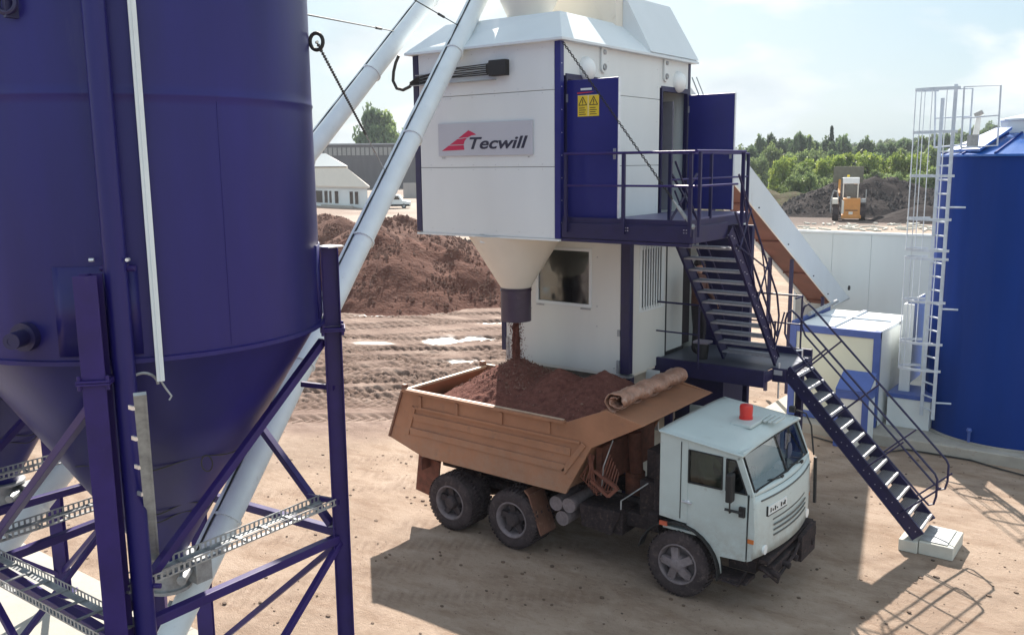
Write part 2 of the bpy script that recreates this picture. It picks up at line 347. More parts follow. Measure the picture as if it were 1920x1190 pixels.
    def mix(f, a, b):
        x = N.new('ShaderNodeMixRGB')
        for i, s_ in enumerate((f, a, b)):
            if isinstance(s_, (int, float)): x.inputs[i].default_value = s_
            elif isinstance(s_, tuple): x.inputs[i].default_value = (*s_, 1)
            else: L.new(s_, x.inputs[i])
        return x.outputs[0]
    tc = N.new('ShaderNodeTexCoord')
    mpg = N.new('ShaderNodeMapping'); mpg.inputs['Rotation'].default_value = (0, 0, -R(36.87)); mpg.inputs['Scale'].default_value = (.55, 1.5, 1)
    L.new(tc.outputs['Object'], mpg.inputs['Vector'])
    a1 = N.new('ShaderNodeAttribute'); a1.attribute_name = 'wet'; a2 = N.new('ShaderNodeAttribute'); a2.attribute_name = 'track'; a3 = N.new('ShaderNodeAttribute'); a3.attribute_name = 'puddle'
    sand = ramp(noise(.55, 8, .62).outputs['Fac'], (.3, (.285, .205, .155)), (.5, (.385, .288, .222)), (.7, (.455, .352, .282)))
    sand = mix(ramp(noise(1.6, 8, .7, mpg.outputs[0]).outputs['Fac'], (.47, (0, 0, 0)), (.70, (.85, .85, .85))), sand, (.25, .165, .115))
    sand = mix(ramp(noise(.28, 5, .6).outputs['Fac'], (.52, (0, 0, 0)), (.60, (.55, .55, .55))), sand, (.24, .175, .135))
    sand = mix(ramp(noise(9, 8, .75).outputs['Fac'], (.55, (0, 0, 0)), (.70, (.7, .7, .7))), sand, (.19, .125, .09))
    sand = mix(ramp(noise(5, 9, .8, mpg.outputs[0]).outputs['Fac'], (.50, (0, 0, 0)), (.66, (.5, .5, .5))), sand, (.48, .37, .30))
    sand = mix(ramp(noise(38, 3, .6).outputs['Fac'], (.66, (0, 0, 0)), (.74, (.8, .8, .8))), sand, (.11, .075, .055))
    mud = ramp(noise(.8, 8, .7, mpg.outputs[0]).outputs['Fac'], (.3, (.14, .088, .072)), (.5, (.24, .165, .135)), (.7, (.40, .30, .25)))
    mud = mix(ramp(noise(6, 6, .7).outputs['Fac'], (.5, (0, 0, 0)), (.7, (.5, .5, .5))), mud, (.14, .09, .07))
    mt = N.new('ShaderNodeMath'); mt.operation = 'MULTIPLY'; mt.inputs[1].default_value = .85; L.new(a2.outputs['Fac'], mt.inputs[0])
    mud = mix(mt.outputs[0], mud, (.105, .065, .05))
    m5 = N.new('ShaderNodeMath'); m5.operation = 'MULTIPLY'; m5.inputs[1].default_value = .5; L.new(a2.outputs['Fac'], m5.inputs[0]); sand = mix(m5.outputs[0], sand, (.20, .135, .10))
    base = mix(a1.outputs['Fac'], sand, mud)
    far = mix(ramp(noise(.02, 6, .6).outputs['Fac'], (.45, (0, 0, 0)), (.55, (1, 1, 1))), (.34, .28, .24), (.24, .175, .145))
    a6 = N.new('ShaderNodeAttribute'); a6.attribute_name = 'tip'; far = mix(a6.outputs['Fac'], far, (.085, .06, .055))
    a4 = N.new('ShaderNodeAttribute'); a4.attribute_name = 'far'
    base = mix(a4.outputs['Fac'], base, far)
    base = mix(a3.outputs['Fac'], base, (.30, .28, .27))
    L.new(base, p.inputs['Base Color'])
    rg = N.new('ShaderNodeMapRange'); rg.inputs['To Min'].default_value = .88; rg.inputs['To Max'].default_value = .36; L.new(a3.outputs['Fac'], rg.inputs['Value'])
    sm_ = N.new('ShaderNodeMapRange'); sm_.inputs['To Min'].default_value = .12; sm_.inputs['To Max'].default_value = .5; L.new(a3.outputs['Fac'], sm_.inputs['Value'])
    L.new(rg.outputs[0], p.inputs['Roughness']); L.new(sm_.outputs[0], p.inputs['Specular IOR Level'])
    b = N.new('ShaderNodeBump'); b.inputs['Distance'].default_value = .045; b.inputs['Strength'].default_value = 1
    hb = mix(.5, noise(14, 6, .7).outputs['Fac'], noise(60, 3, .6).outputs['Fac'])
    hm = N.new('ShaderNodeMixRGB'); L.new(a3.outputs['Fac'], hm.inputs[0]); L.new(hb, hm.inputs[1]); hm.inputs[2].default_value = (.5, .5, .5, 1)
    L.new(hm.outputs[0], b.inputs['Height']); L.new(b.outputs[0], p.inputs['Normal'])
    far_ = smooth(55, 95, Fg); tip = smooth(2, 12, Lg) * (smooth(86, 89, Fg + 2 * fbm(Lg * .3, Fg * .3, 3)) * smooth(220, 160, Fg)) * .9 + .0
    grid_obj('ground', P, m, kind='structure', attrs={'wet': near, 'track': tr, 'puddle': pud * near, 'far': far_, 'tip': tip})
build_ground()
b = MB(); b.box(-16.6, -10.25, 1.0, 6.45, -.1, .06); b.box(-10.25, -4.5, 1.0, 6.45, -.1, .061)
b.build('concrete_pad', mat('pad_concrete', (.385, .365, .325), .85, var=.1, scale=2, bump=.003, bscale=15, spots=.3, spotcol=(.37, .33, .28)), bevel=.01)['kind'] = 'structure'
b = MB(); b.box(-7.9, 6, 20.1, 27.4, -.15, .24); b.build('concrete_slab', CONC, bevel=.02)['kind'] = 'structure'

# ------------------------------------------------------------------ silos
SX, SY, SR = -7.77, 4.65, 1.60
LEGS = [(1.285, -1.225), (1.13, 1.27), (-1.30, 1.22), (-1.22, -1.25)]
def build_silo():
    x, y = SX, SY
    t = thing('silo', (x, y, 0), 'navy blue cement silo nearest the camera, filling the left of the photo', 'silo', 'cement silos on braced legs')
    prof = [(SR, 4.74)]
    for zz in (6.74, 9.4): prof += [(SR, zz - .08), (SR, zz - .02), (SR + .007, zz - .008), (SR + .007, zz + .008), (SR, zz + .02), (SR, zz + .08)]
    prof += [(SR, 11.5), (.2, 12.3)]
    MB().lathe((x, y, 0), (0, 0, 1), [(SR - .03, 4.70), (SR + .03, 4.70), (SR + .03, 4.735)] + prof, 128).build('shell', NAVY, t, smooth=True)
    b = MB(); b.lathe((x, y, 0), (0, 0, 1), [(.19, 2.42), (.21, 2.5), (.52, 3.02), (.525, 3.03), (.56, 3.08), (.95, 3.72), (.957, 3.73), (1.56, 4.70)], 96, cap=False)
    cone = b.build('cone', NAVY, t, smooth=True)
    for w in (-8, 62, -78, 150, 235):
        b = MB(); b.beam((x + (SR + .001) * math.cos(R(w)), y + (SR + .001) * math.sin(R(w)), 4.76), (x + (SR + .001) * math.cos(R(w)), y + (SR + .001) * math.sin(R(w)), 6.70), .012, .006, up=(math.cos(R(w)), math.sin(R(w)), 0)); b.build('weld_seam', NAVY, t)
    b = MB(); b.lathe((x, y, 0), (0, 0, 1), [(.17, 2.40), (.26, 2.40), (.26, 2.43), (.17, 2.43)], 32)
    b.lathe((x, y, 0), (0, 0, 1), [(.18, 2.12), (.18, 2.40)], 32, cap=False); b.lathe((x, y, 0), (0, 0, 1), [(.22, 2.10), (.22, 2.13)], 32)
    b.build('outlet', GALV, t, smooth=True)
    b = MB(); b.box(x + .1, x + .3, y + .12, y + .3, 2.15, 2.38); b.tube([(x + .2, y + .1, 2.3), (x + .38, y - .1, 2.3)], .05); b.build('valve', GALV, t, bevel=.01)
    for dx, dy in LEGS:
        a = math.atan2(dy, dx); b = MB(); vs = []; nn = 10
        for zz in (4.77, 5.46):
            for k in range(nn + 1): w = a + R(-11 + 22 * k / nn); vs += [(x + (SR + .012) * math.cos(w), y + (SR + .012) * math.sin(w), zz)]
        b.add(vs, [(k, k + 1, nn + 2 + k, nn + 1 + k) for k in range(nn)]); o = b.build('leg_pad', NAVY, t, smooth=True, recalc=False); sm = o.modifiers.new('solid', 'SOLIDIFY'); sm.thickness = .018; sm.offset = -1
    for i, (dx, dy) in enumerate(LEGS):
        a = math.atan2(dy, dx); cx, cy = x + dx, y + dy
        b = MB(); ca, sa = math.cos(a), math.sin(a); tx, ty = -sa, ca
        def plate(u0, u1, w0, w1, z0, z1):       # u radial, w tangential
            pts = [(cx + ca * u + tx * w, cy + sa * u + ty * w, z0) for u, w in ((u0, w0), (u1, w0), (u1, w1), (u0, w1))]
            b.prism(pts, (0, 0, z1 - z0))
        for (z0, z1) in ((.0, 4.60), (4.64, 5.42)):
            plate(-.085, -.073, -.085, .085, z0, z1); plate(.073, .085, -.085, .085, z0, z1); plate(-.073, .073, -.006, .006, z0, z1)
        for zf in (4.60, 4.621): plate(-.12, .12, -.12, .12, zf, zf + .018)
        plate(-.15, .15, -.15, .15, 0, .02 + .062)
        for u in (-.095, .095):
            for w in (-.1, .1):
                px, py = cx + ca * u + tx * w, cy + sa * u + ty * w
                b.tube([(px, py, 4.565), (px, py, 4.675)], .016, 6)
        b.build('leg', NAVYL, t, bevel=.004)
    c = MB(); c.prism([(x + LEGS[1][0] - .1, y + LEGS[1][1] - .1, 5.42), (x + LEGS[1][0] + .1, y + LEGS[1][1] - .1, 5.42), (x + LEGS[1][0] + .1, y + LEGS[1][1] + .1, 5.42), (x + LEGS[1][0] - .1, y + LEGS[1][1] + .1, 5.42)], (0, 0, .012)); c.build('leg_cap', NOSE, t)
    def P(i, z, inset=0):
        dx, dy = LEGS[i]; r = math.hypot(dx, dy); k = (r - inset) / r; return (x + dx * k, y + dy * k, z)
    for i in range(4):
        j = (i + 1) % 4
        b = MB(); b.beam(P(i, 2.52, .05), P(j, 2.44, .05), .085, .085); b.build('horizontal_beam', NAVYL, t, bevel=.006)
        b = MB()
        if i in (0, 2): b.beam(P(i, 2.66, .1), P(j, 4.5, .1), .07, .07); b.beam(P(j, 2.40, .02), P(i, .35, .02), .06, .06)
        else: b.beam(P(i, 2.6, .1), P(j, 4.5, .1), .07, .07); b.beam(P(i, 2.40, .02), P(j, .4, .02), .06, .06)
        b.build('brace', NAVYL, t, bevel=.005)
    for (i, z0, z1, dd) in ((1, 4.02, 4.04, (-.34, -.14)), (1, 2.83, 2.86, (-.34, -.14))):
        b = MB(); p0 = Vector(P(i, z0)); b.beam(p0, p0 + Vector((dd[0], dd[1], z1 - z0)), .035, .05); b.build('stub_bracket', NAVYL, t)
    return t, P
silo, SP = build_silo()
def tray(m1, p, q, w=.22, hgt=.07, post=None):
    """perforated cable tray: two slotted side channels and rungs"""
    p = Vector(p); q = Vector(q); d = (q - p); L_ = d.length; d.normalize(); s = d.cross(Vector((0, 0, 1))).normalized(); u = s.cross(d)
    b = MB()
    for sg in (-1, 1):
        o = s * (sg * w / 2)
        b.beam(p + o + u * (hgt / 2 - .006), q + o + u * (hgt / 2 - .006), .004, .014); b.beam(p + o - u * (hgt / 2 - .006), q + o - u * (hgt / 2 - .006), .004, .014)
        n = int(L_ / .055)
        for k in range(n):
            c = p + d * ((k + .5) * L_ / n) + o; b.beam(c - u * (hgt / 2 - .014), c + u * (hgt / 2 - .014), .003, .022, up=d)
        b.beam(p + o - u * hgt / 2 - s * sg * .03, q + o - u * hgt / 2 - s * sg * .03, .06, .003)
    for k in range(int(L_ / .3) + 1):
        c = p + d * (.02 + k * .3); b.beam(c - s * w / 2 - u * (hgt / 2 - .01), c + s * w / 2 - u * (hgt / 2 - .01), .03, .012)
    return b.build('cable_tray', m1, silo)
z3 = Vector((0, 0, 1))
tray(GALV, Vector(SP(0, 2.90, .12)), Vector(SP(1, 2.86, .12)))
tray(GALV, Vector(SP(2, 2.72, .12)), Vector(SP(3, 2.72, .12)))
tray(GALV, Vector(SP(3, 2.62, -.05)), Vector(SP(0, 2.62, -.05)), .3)
def silo_fittings():
    x, y = SX, SY; t = silo
    b = MB(); a0 = R(-37.6); cx, cy = x + (SR + .11) * math.cos(a0), y + (SR + .11) * math.sin(a0)
    b.tube([(cx, cy, .06), (cx, cy, 11.4)], .082, 24); b.build('fill_pipe', NAVY, t, smooth=True)
    b = MB()
    for zz in (2.9, 5.45, 7.5, 9.6):
        b.tube([(cx - .12, cy - .05, zz), (cx + .1, cy + .1, zz)], .022, 8)
        b.box(cx - .1, cx + .02, cy - .05, cy + .1, zz - .03, zz + .03)
    b.build('pipe_clamp', NAVYL, t)
    b = MB()
    for zz in (5.52, 7.45): b.tube([(cx - .11, cy - .10, zz), (cx - .135, cy - .125, zz)], .014, 8); b.tube([(cx + .09, cy + .06, zz), (cx + .115, cy + .03, zz)], .014, 8)
    b.build('bolt', NOSE, t)
    # pale U channel down the shell
    def onshell(px, py, rr):
        d = CM.T @ np.array([(px - 960) / F_PX, (py - 595) / F_PX, 1.]); o = np.array([-x, -y]); A = d[0] ** 2 + d[1] ** 2; B = 2 * (d[0] * o[0] + d[1] * o[1]); C = o @ o - rr * rr
        tt = (-B - math.sqrt(max(B * B - 4 * A * C, 0))) / (2 * A); return Vector((d[0] * tt, d[1] * tt, H + d[2] * tt))
    q = onshell(285, 500, SR + .06); an = math.atan2(q.y - y, q.x - x)
    ca, sa = math.cos(an), math.sin(an); r0 = SR + .035
    zb = onshell(302, 714, SR + .06).z
    pc = Vector((x + ca * (r0 + .02), y + sa * (r0 + .02), 0))
    b = MB(); b.beam(pc + z3 * zb, pc + z3 * 10, .058, .045, up=(ca, sa, 0)); b.beam(pc + Vector((ca, sa, 0)) * .026 + z3 * zb, pc + Vector((ca, sa, 0)) * .026 + z3 * 10, .012, .01, up=(ca, sa, 0))
    b.build('cable_channel', WHITET, t, bevel=.004)
    b = MB(); p0 = pc + z3 * zb; tdir = Vector((-sa, ca, 0))
    b.tube([p0, p0 - z3 * .06 + tdir * .03, p0 - z3 * .13 + tdir * .07, p0 - z3 * .16 + tdir * .05], .008, 6)
    pr = []
    for k in range(13): w = k / 12 * PI * 1.15; pr.append(p0 - tdir * (.02 + .11 * (1 - math.cos(w))) + z3 * (.1 * math.sin(w) - .03) + Vector((ca, sa, 0)) * -.03)
    b.tube(pr, .012, 6); b.build('hanging_cable', GALV, t, smooth=True)
    # vertical galvanised cable guard beside the cone
    g0 = p0 - tdir * .17 - z3 * .04 + Vector((ca, sa, 0)) * -.12; g1 = Vector((x + .22, y - .42, 2.42))
    g0 = at(262, 738, 1, 3.30); g1 = at(291, 1066, 1, 3.95)
    b = MB(); b.beam(g0, g1, .085, .03, up=(ca, sa, 0)); b.beam(g0 + tdir * .035 + Vector((ca, sa, 0)) * .02, g1 + tdir * .035 + Vector((ca, sa, 0)) * .02, .012, .02, up=(ca, sa, 0)); b.build('cable_guard', GALV, t)
    b = MB()
    for k in range(7):
        c = g0.lerp(g1, .06 + k * .15) - tdir * .06; b.box(c.x - .03, c.x + .03, c.y - .008, c.y + .008, c.z - .015, c.z + .015)
    b.build('guard_bracket', NOSE, t)
    # level probe on the shell, lifting eyes, cables round the cone
    q = onshell(52, 630, SR); d = Vector((q.x - x, q.y - y, 0)).normalized(); d2 = (d + Vector((.5, -.3, 0))).normalized()
    b = MB(); b.tube([q - d * .05, q + d * .06], .11, 24); b.tube([q + d * .05, q + d * .06 + d2 * .16], .062, 20)
    b.lathe(q + d * .06 + d2 * .16, d2, [(.03, -.05), (.03, .004), (.062, .004), (.062, -.02)], 20, cap=False); b.build('level_probe', NAVYD, t, smooth=True)
    q = onshell(12, 6, SR + .05); b = MB(); b.torus(q, (q.x - x, q.y - y, .2), .07, .02, 18, 8); b.box(q.x - .02, q.x + .02, q.y - .02, q.y + .08, q.z - .1, q.z + .02); b.build('lifting_eye', NAVYD, t, smooth=True)
    ang = math.atan2(.6, .8) + R(9)
    qe = Vector((x + (SR + .07) * math.cos(ang), y + (SR + .07) * math.sin(ang), 0)); 
    zz = at(595, 78, 0, qe.x).z
    qe.z = H + (at(595, 78, 1, qe.y) - Vector((0, 0, H))).z
    b = MB(); b.torus(qe, Vector(tuple(FWD) + (0,)), .06, .018, 18, 8, stretch=((0, 0, 1), 1.25)); b.tube([qe - Vector((.8, .6, 0)) * .1, qe - Vector((.8, .6, 0)) * .05], .02); b.build('lifting_eye', BLACK, t, smooth=True)
    for zz in (3.62, 3.10, 3.0):
        rr = .19 + (zz - 2.5) * (1.56 - .21) / 2.2 + .025; pts = []
        for k in range(25):
            w = R(-80 + k * 5.2); pts.append((x + rr * math.cos(w), y + rr * math.sin(w), zz + .03 * math.sin(k * .6)))
        MB().tube(pts, .006, 5).build('strapped_cable', BLACK, t)
    b = MB(); w = R(2); rr = 1.05; c = Vector((x + .86 * math.cos(w), y + .86 * math.sin(w), 3.52))
    c = at(388, 868, 1, y - .55)
    b.torus(c, (-.6, .8, 0), .045, .006, 14, 5, stretch=((0, 0, 1), 1.5)); b.build('cable_loop', BLACK, t)
    return qe
EYE = silo_fittings()
silo2 = copy_tree(silo); silo2.location = (SX - 3.6, SY + .05, 0)
silo2['label'] = 'second blue silo, seen as a cone and legs low at the left edge'
for ch in list(silo2.children):
    if ch.name.split('.')[0] in ('hanging_cable', 'lifting_eye', 'cable_loop', 'level_probe'): bpy.data.objects.remove(ch)

# screw conveyors rising from the silo outlets to the plant
def screw(pa, pb, ya, yb, label, rad, ext=.7):
    A = at(pa[0], pa[1], 1, ya); B = at(pb[0], pb[1], 1, yb); d = (B - A).normalized()
    E_ = B + d * .6; A0 = A - d * ext
    t = thing('screw_conveyor', A0, label, 'screw conveyor', 'white screw conveyors from the silos to the plant')
    MB().tube([A0, E_], rad, 40).build('tube', WHITET, t, smooth=True)
    L_ = (E_ - A0).length; side = d.cross(z3).normalized(); up = side.cross(d)
    k = 1.5
    while k < L_:
        c = A0 + d * k; b = MB(); b.lathe(c, d, [(rad, -.012), (rad + .022, -.012), (rad + .022, .012), (rad, .012)], 40, cap=False)
        for j in range(10): w = 2 * PI * j / 10; q = c + (side * math.cos(w) + up * math.sin(w)) * (rad + .012); b.tube([q - d * .02, q + d * .02], .007, 6)
        b.build('flange', WHITET, t, smooth=True); k += 2.05
    b = MB()
    n = int(L_ / .9)
    for j in range(n):
        c = A0 + d * (.5 + j * .9) - side * rad * .82 + up * rad * .62; b.beam(c - d * .03, c + d * .03, .03, .05)
    o = -side * (rad + .018) * .8 + up * (rad + .018) * .62
    b.build('cable_clip', GALV, t)
    MB().beam(A0 + o + d * .6, E_ + o, .05, .03).build('cable_conduit', WHITET, t)
    b = MB(); o2 = o + up * .02 + side * .032; pts = [A0 + o2 + d * (L_ * j / 60) + up * .006 * math.sin(j * 2.1) for j in range(3, 61)]; b.tube(pts, .011, 6); b.build('cable', BLACK, t)
    return A, B, d
T1 = screw((362, 1106), (905, -12), 4.9, 12.55, 'white screw conveyor tube running up from the near silo across the plant front', .135)
T2 = screw((70, 945), (835, -41), 4.9, 12.9, 'white screw conveyor tube on the left, passing behind the big silo into the sky', .145, 1.5)
def chain_mesh(b, p, q, link_=.042, r=.0055):
    p = Vector(p); q = Vector(q); d = (q - p).normalized(); L_ = (q - p).length; n = int(L_ / (link_ * .78)); s = d.orthogonal().normalized(); u = d.cross(s)
    for k in range(n):
        b.torus(p + d * ((k + .5) * L_ / n), s if k % 2 else u, link_ * .30, r, 8, 4, stretch=(d, 1.75))
    return b
# chain from the silo eye to the front conveyor
def stays():
    A, B, d = T1
    w = None
    def on(T, px, py):                        # point of a conveyor axis nearest to a sight line
        A, B, d = T; r_ = Vector(CM.T @ np.array([(px - 960) / F_PX, (py - 595) / F_PX, 1.])).normalized(); o = Vector((0, 0, H)); w0 = A - o
        b_ = d.dot(r_); dd = d.dot(w0); e = r_.dot(w0); s_ = (b_ * e - dd) / (1 - b_ * b_); return A + d * s_
    p = on(T1, 716, 314) + Vector((-.1, -.08, .03))
    b = MB(); m_ = EYE.lerp(p, .62); chain_mesh(b, EYE, m_); tag(b.build('chain', BLACK, smooth=True), 'thin chain from the silo lifting eye to the front screw conveyor', 'chain', 'chains')
    b = MB(); b.tube([m_, p], .007, 6); b.tube([m_.lerp(p, .3), m_.lerp(p, .45)], .014, 6); tag(b.build('tie_rod', GALV), 'grey turnbuckle rod ending at the front screw conveyor, below the chain', 'tie rod')
    for T, q, s0, lab in ((T2, (745, 60), (560, 25), 'steel stay wire from the big silo to the rear screw conveyor'), (T1, (860, 48), (700, -45), 'steel stay wire crossing both screw conveyors at the top of the photo')):
        e = on(T, *q) + Vector((-.08, -.1, .06)); st = at(s0[0], s0[1], 1, 5.6 if T is T2 else 7.5)
        b = MB(); b.tube([st, e], .008, 6); b.tube([st.lerp(e, .7), st.lerp(e, .78)], .02, 6); b.ball(e, .03, 8)
        tag(b.build('stay_wire', BLACK), lab, 'stay wire', 'stay wires')
stays()

# ------------------------------------------------------------------ mixing plant: upper module
UX0, UX1, UY0, UY1, UZ0, UZ1 = -10.72, -7.75, 11.6, 16.0, 5.04, 8.0
def build_upper():
    t = thing('batching_tower', ((UX0 + UX1) / 2, 13.8, UZ0), 'white panelled mixing plant tower with two open navy doors and a sign', 'mixing plant')
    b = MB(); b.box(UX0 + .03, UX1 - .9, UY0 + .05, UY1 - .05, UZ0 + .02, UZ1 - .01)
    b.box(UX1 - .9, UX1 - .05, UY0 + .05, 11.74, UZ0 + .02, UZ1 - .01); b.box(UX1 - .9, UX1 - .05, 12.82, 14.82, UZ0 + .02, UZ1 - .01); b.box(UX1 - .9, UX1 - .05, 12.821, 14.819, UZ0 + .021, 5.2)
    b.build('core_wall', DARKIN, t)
    rows = [(UZ0, 6.135), (6.143, 7.285), (7.293, UZ1)]
    b = MB()
    for z0, z1 in rows: b.box(UX0 + .12, UX1 - .1, UY0, UY0 + .045, z0, z1)
    b.build('front_wall', WHITEP, t, bevel=.004)
    b = MB()
    for z0, z1 in rows:
        segs = [(12.86, 14.80)]
        for y0, y1 in segs: b.box(UX1 - .045, UX1, y0, y1, z0, z1)
    for y0, y1 in ((UY0 + .11, 12.857), (14.803, UY1 - .08)): b.box(UX1 - .045, UX1, y0, y1, 7.50, UZ1)
    b.build('side_wall', WHITEP, t, bevel=.004)
    b = MB()
    for y0, y1 in ((11.72, 12.857), (14.803, 15.98)): b.box(UX1 - .5, UX1 - .002, y0, y1, UZ0, 5.27)
    b.box(UX0, UX0 + .04, UY0 + .12, UY1, UZ0, UZ1); b.box(UX0 + .05, UX1, UY1 - .04, UY1, UZ0, UZ1); b.build('wall', WHITEP, t)
    b = MB(); b.box(UX1 - .095, UX1 + .012, UY0 - .006, UY0 + .10, UZ0, UZ1 + .03); b.build('corner_post', DOORB, t, bevel=.01)
    b = MB(); b.box(UX0 - .012, UX0 + .115, UY0 - .006, UY0 + .12, UZ0 + .02, UZ1 - .01); b.build('corner_post', NAVYD, t, bevel=.01)
    b = MB(); b.box(UX1 - .06, UX1 + .012, UY1 - .075, UY1 + .012, UZ0, UZ1); b.build('corner_post', NAVYD, t, bevel=.01)
    b = MB(); b.box(UX0, UX1, UY0 - .015, UY0 + .03, UZ0 - .035, UZ0 - .004); b.box(UX1 - .03, UX1 + .015, UY0, UY1, UZ0 - .036, UZ0 - .005); b.build('base_trim', WHITEP, t)
    b = MB(); b.box(UX0 + .03, UX1 - .03, UY0 + .035, UY1, UZ0 - .02, UZ0 + .015); b.build('underside', CREAM, t)
    b = MB()
    for k in range(9): z = UZ0 + .25 + k * .34; b.ball((UX1 + .014, UY0 + .03, z), .011, 6); b.ball((UX1 - .13, UY0 - .002, z), .009, 6)
    b.build('rivets', NOSE, t)
    b = MB()
    for x in np.arange(UX0 + .35, UX1 - .2, .46):
        for z in (5.12, 6.10, 6.18, 7.25, 7.33, 7.92): b.ball((x, UY0 - .001, z), .0075, 6)
    for z in (5.4, 5.8, 6.4, 6.9, 7.5, 7.8): b.ball((UX1 + .001, 13.0, z), .0075, 6); b.ball((UX1 + .001, 14.7, z), .0075, 6)
    b.build('screw', GALV, t)
    # doorways
    for y0, y1 in ((11.75, 12.80), (14.85, 15.92)):
        f = MB(); f.box(UX1 - .06, UX1 + .02, y0, y1, 7.44, 7.53); f.box(UX1 - .06, UX1 + .02, y0, y0 + .045, 5.25, 7.44); f.box(UX1 - .06, UX1 + .02, y1 - .05, y1, 5.25, 7.44); f.box(UX1 - .06, UX1 + .03, y0, y1, 5.24, 5.28)
        f.build('door_frame', NAVYD, t, bevel=.004)
    b = MB(); b.box(UX1 - .8, UX1 - .12, 15.55, 15.6, 5.3, 7.3); b.box(UX1 - .5, UX1 - .46, 15.1, 15.5, 5.3, 7.4); b.build('inner_partition', mat('inner_grey', (.2, .2, .24), .6), t)
    # leaf 1 stands out at right angle, face to the camera
    for y, x1, sign in ((11.77, -6.82, True), (15.93, -6.80, False)):
        d = MB(); d.box(UX1 + .03, x1, y - .022, y + .022, 5.31, 7.42); leaf = d.build('door', DOORB, t, bevel=.005)
        for zh in (5.5, 7.1): h = MB(); h.box(UX1 + .022, UX1 + .05, y - .035, y - .02, zh, zh + .12); h.build('hinge', GALV, leaf)
        h = MB(); h.tube([(x1 - .06, y - .02, 6.33), (x1 - .06, y - .07, 6.33), (x1 - .17, y - .075, 6.33)], .012, 8); h.box(x1 - .08, x1 - .035, y - .03, y - .021, 6.24, 6.40); h.build('handle', GALV, leaf)
        h = MB(); h.box(x1 - .006, x1 + .004, y - .026, y + .026, 5.31, 7.42); h.build('door_edge', NOSE, leaf)
        if sign:
            h = MB(); h.box(-7.52, -7.15, y - .030, y - .0225, 6.88, 7.19); sg = h.build('warning_sign', YEL, leaf)
            h = MB(); h.box(-7.338, -7.332, y - .033, y - .0305, 6.88, 7.19)
            h.box(-7.52, -7.15, y - .0325, y - .0305, 7.186, 7.19); h.build('sign_divider', WHITEP, sg)
            h = MB()
            for cx in (-7.43, -7.24):
                a, bb, c = Vector((cx - .07, y - .033, 7.045)), Vector((cx + .07, y - .033, 7.045)), Vector((cx, y - .033, 7.165))
                for p, q in ((a, bb), (bb, c), (c, a)): h.beam(p, q, .004, .011, up=(0, -1, 0)) if False else h.beam(p, q, .011, .003, up=(0, -1, 0))
                h.box(cx - .006, cx + .006, y - .0345, y - .032, 7.075, 7.125); h.box(cx - .006, cx + .006, y - .0345, y - .032, 7.056, 7.066)
                for r_ in range(4): h.box(cx - .065, cx + .055 - .02 * (r_ % 2), y - .0345, y - .0315, 6.905 + r_ * .031, 6.915 + r_ * .031)
            h.build('sign_marks', BLACK, sg)
            h = MB(); h.box(-7.47, -7.28, y - .029, y - .0225, 7.262, 7.292); h.build('name_plate', WHITEP, leaf)
            h = MB(); h.prism([(-7.53, y - .029, 7.215), (-7.30, y - .029, 7.225), (-7.24, y - .029, 7.235), (-7.53, y - .029, 7.232)], (0, .006, 0)); h.build('red_strip', RED, leaf)
    # bulkhead lamps and lifting lugs
    for y in (12.33, 15.5):
        b = MB(); b.lathe((UX1, y, 7.63), (1, 0, 0), [(.19, 0), (.19, .03), (.175, .07), (.12, .12), (.05, .14)], 28); b.build('bulkhead_lamp', LAMPW, t, smooth=True)
    for y in (12.83, 14.98):
        b = MB(); pts = []
        for k in range(24): w = 2 * PI * k / 24; pts.append((UX1 + .005, y + .085 * math.cos(w), 7.82 + .085 * math.sin(w) + (.13 if math.sin(w) > 0 else -.13)))
        b.prism(pts, (.035, 0, 0)); b.build('lifting_lug', WHITEP, t, bevel=.004)
        b = MB(); b.torus((UX1 + .045, y, 7.70), (1, 0, 0), .04, .016); b.ball((UX1 + .045, y, 7.93), .05, 8, sx=.4); b.build('lug_bolt', GALV, t)
    # name sign
    b = MB(); b.box(-10.17, -8.24, UY0 - .03, UY0 - .004, 6.325, 6.855); sg = b.build('name_sign', SIGNG, t, bevel=.004)
    ys = UY0 - .0335
    text_mesh('Tecwill', .262, LETTER, 'lettering', sg, (-9.495, ys, 6.436), (1, 0, 0), (0, 0, 1), bold=.005, shear=.28, thick=.002, width=1.17)
    def sp(px, pz): return (-10.17 + (px - 565) / 463 * 1.93, ys, 6.855 - (pz - 590) / 166 * .53)
    e = MB()
    e.prism([sp(583, 729), sp(632, 694), sp(655, 678), sp(722, 628), sp(740, 637), sp(762, 651), sp(738, 654), sp(716, 664), sp(702, 680), sp(696, 700), sp(700, 725)], (0, .003, 0))
    e.build('emblem', mat('sign_magenta', (.50, .012, .07), .5, var=.03), sg)
    e = MB(); e.beam(sp(622, 701) , sp(698, 700), .004, .010, up=(0, 0, 1)); e.beam(sp(664, 670), sp(716, 664), .004, .010, up=(0, 0, 1))
    e.v = [(x_, y_ - .002, z_) for x_, y_, z_ in e.v]; e.build('emblem_stripes', SIGNG, sg)
    b = MB()
    for x in (-10.1, -10.06, -8.33): b.ball((x, UY0 - .006, 6.295), .014, 6)
    b.build('screw', GALV, t)
    # cables entering the front wall
    b = MB()
    b.box(-9.02, -8.69, UY0 - .12, UY0 - .002, 7.55, 7.79); b.prism([(-9.02, UY0 - .1, 7.57), (-9.02, UY0 - .1, 7.77), (-9.10, UY0 - .08, 7.74), (-9.10, UY0 - .08, 7.60)], (0, .09, 0)); b.build('cable_inlet', BLACK, t, bevel=.01)
    b = MB()
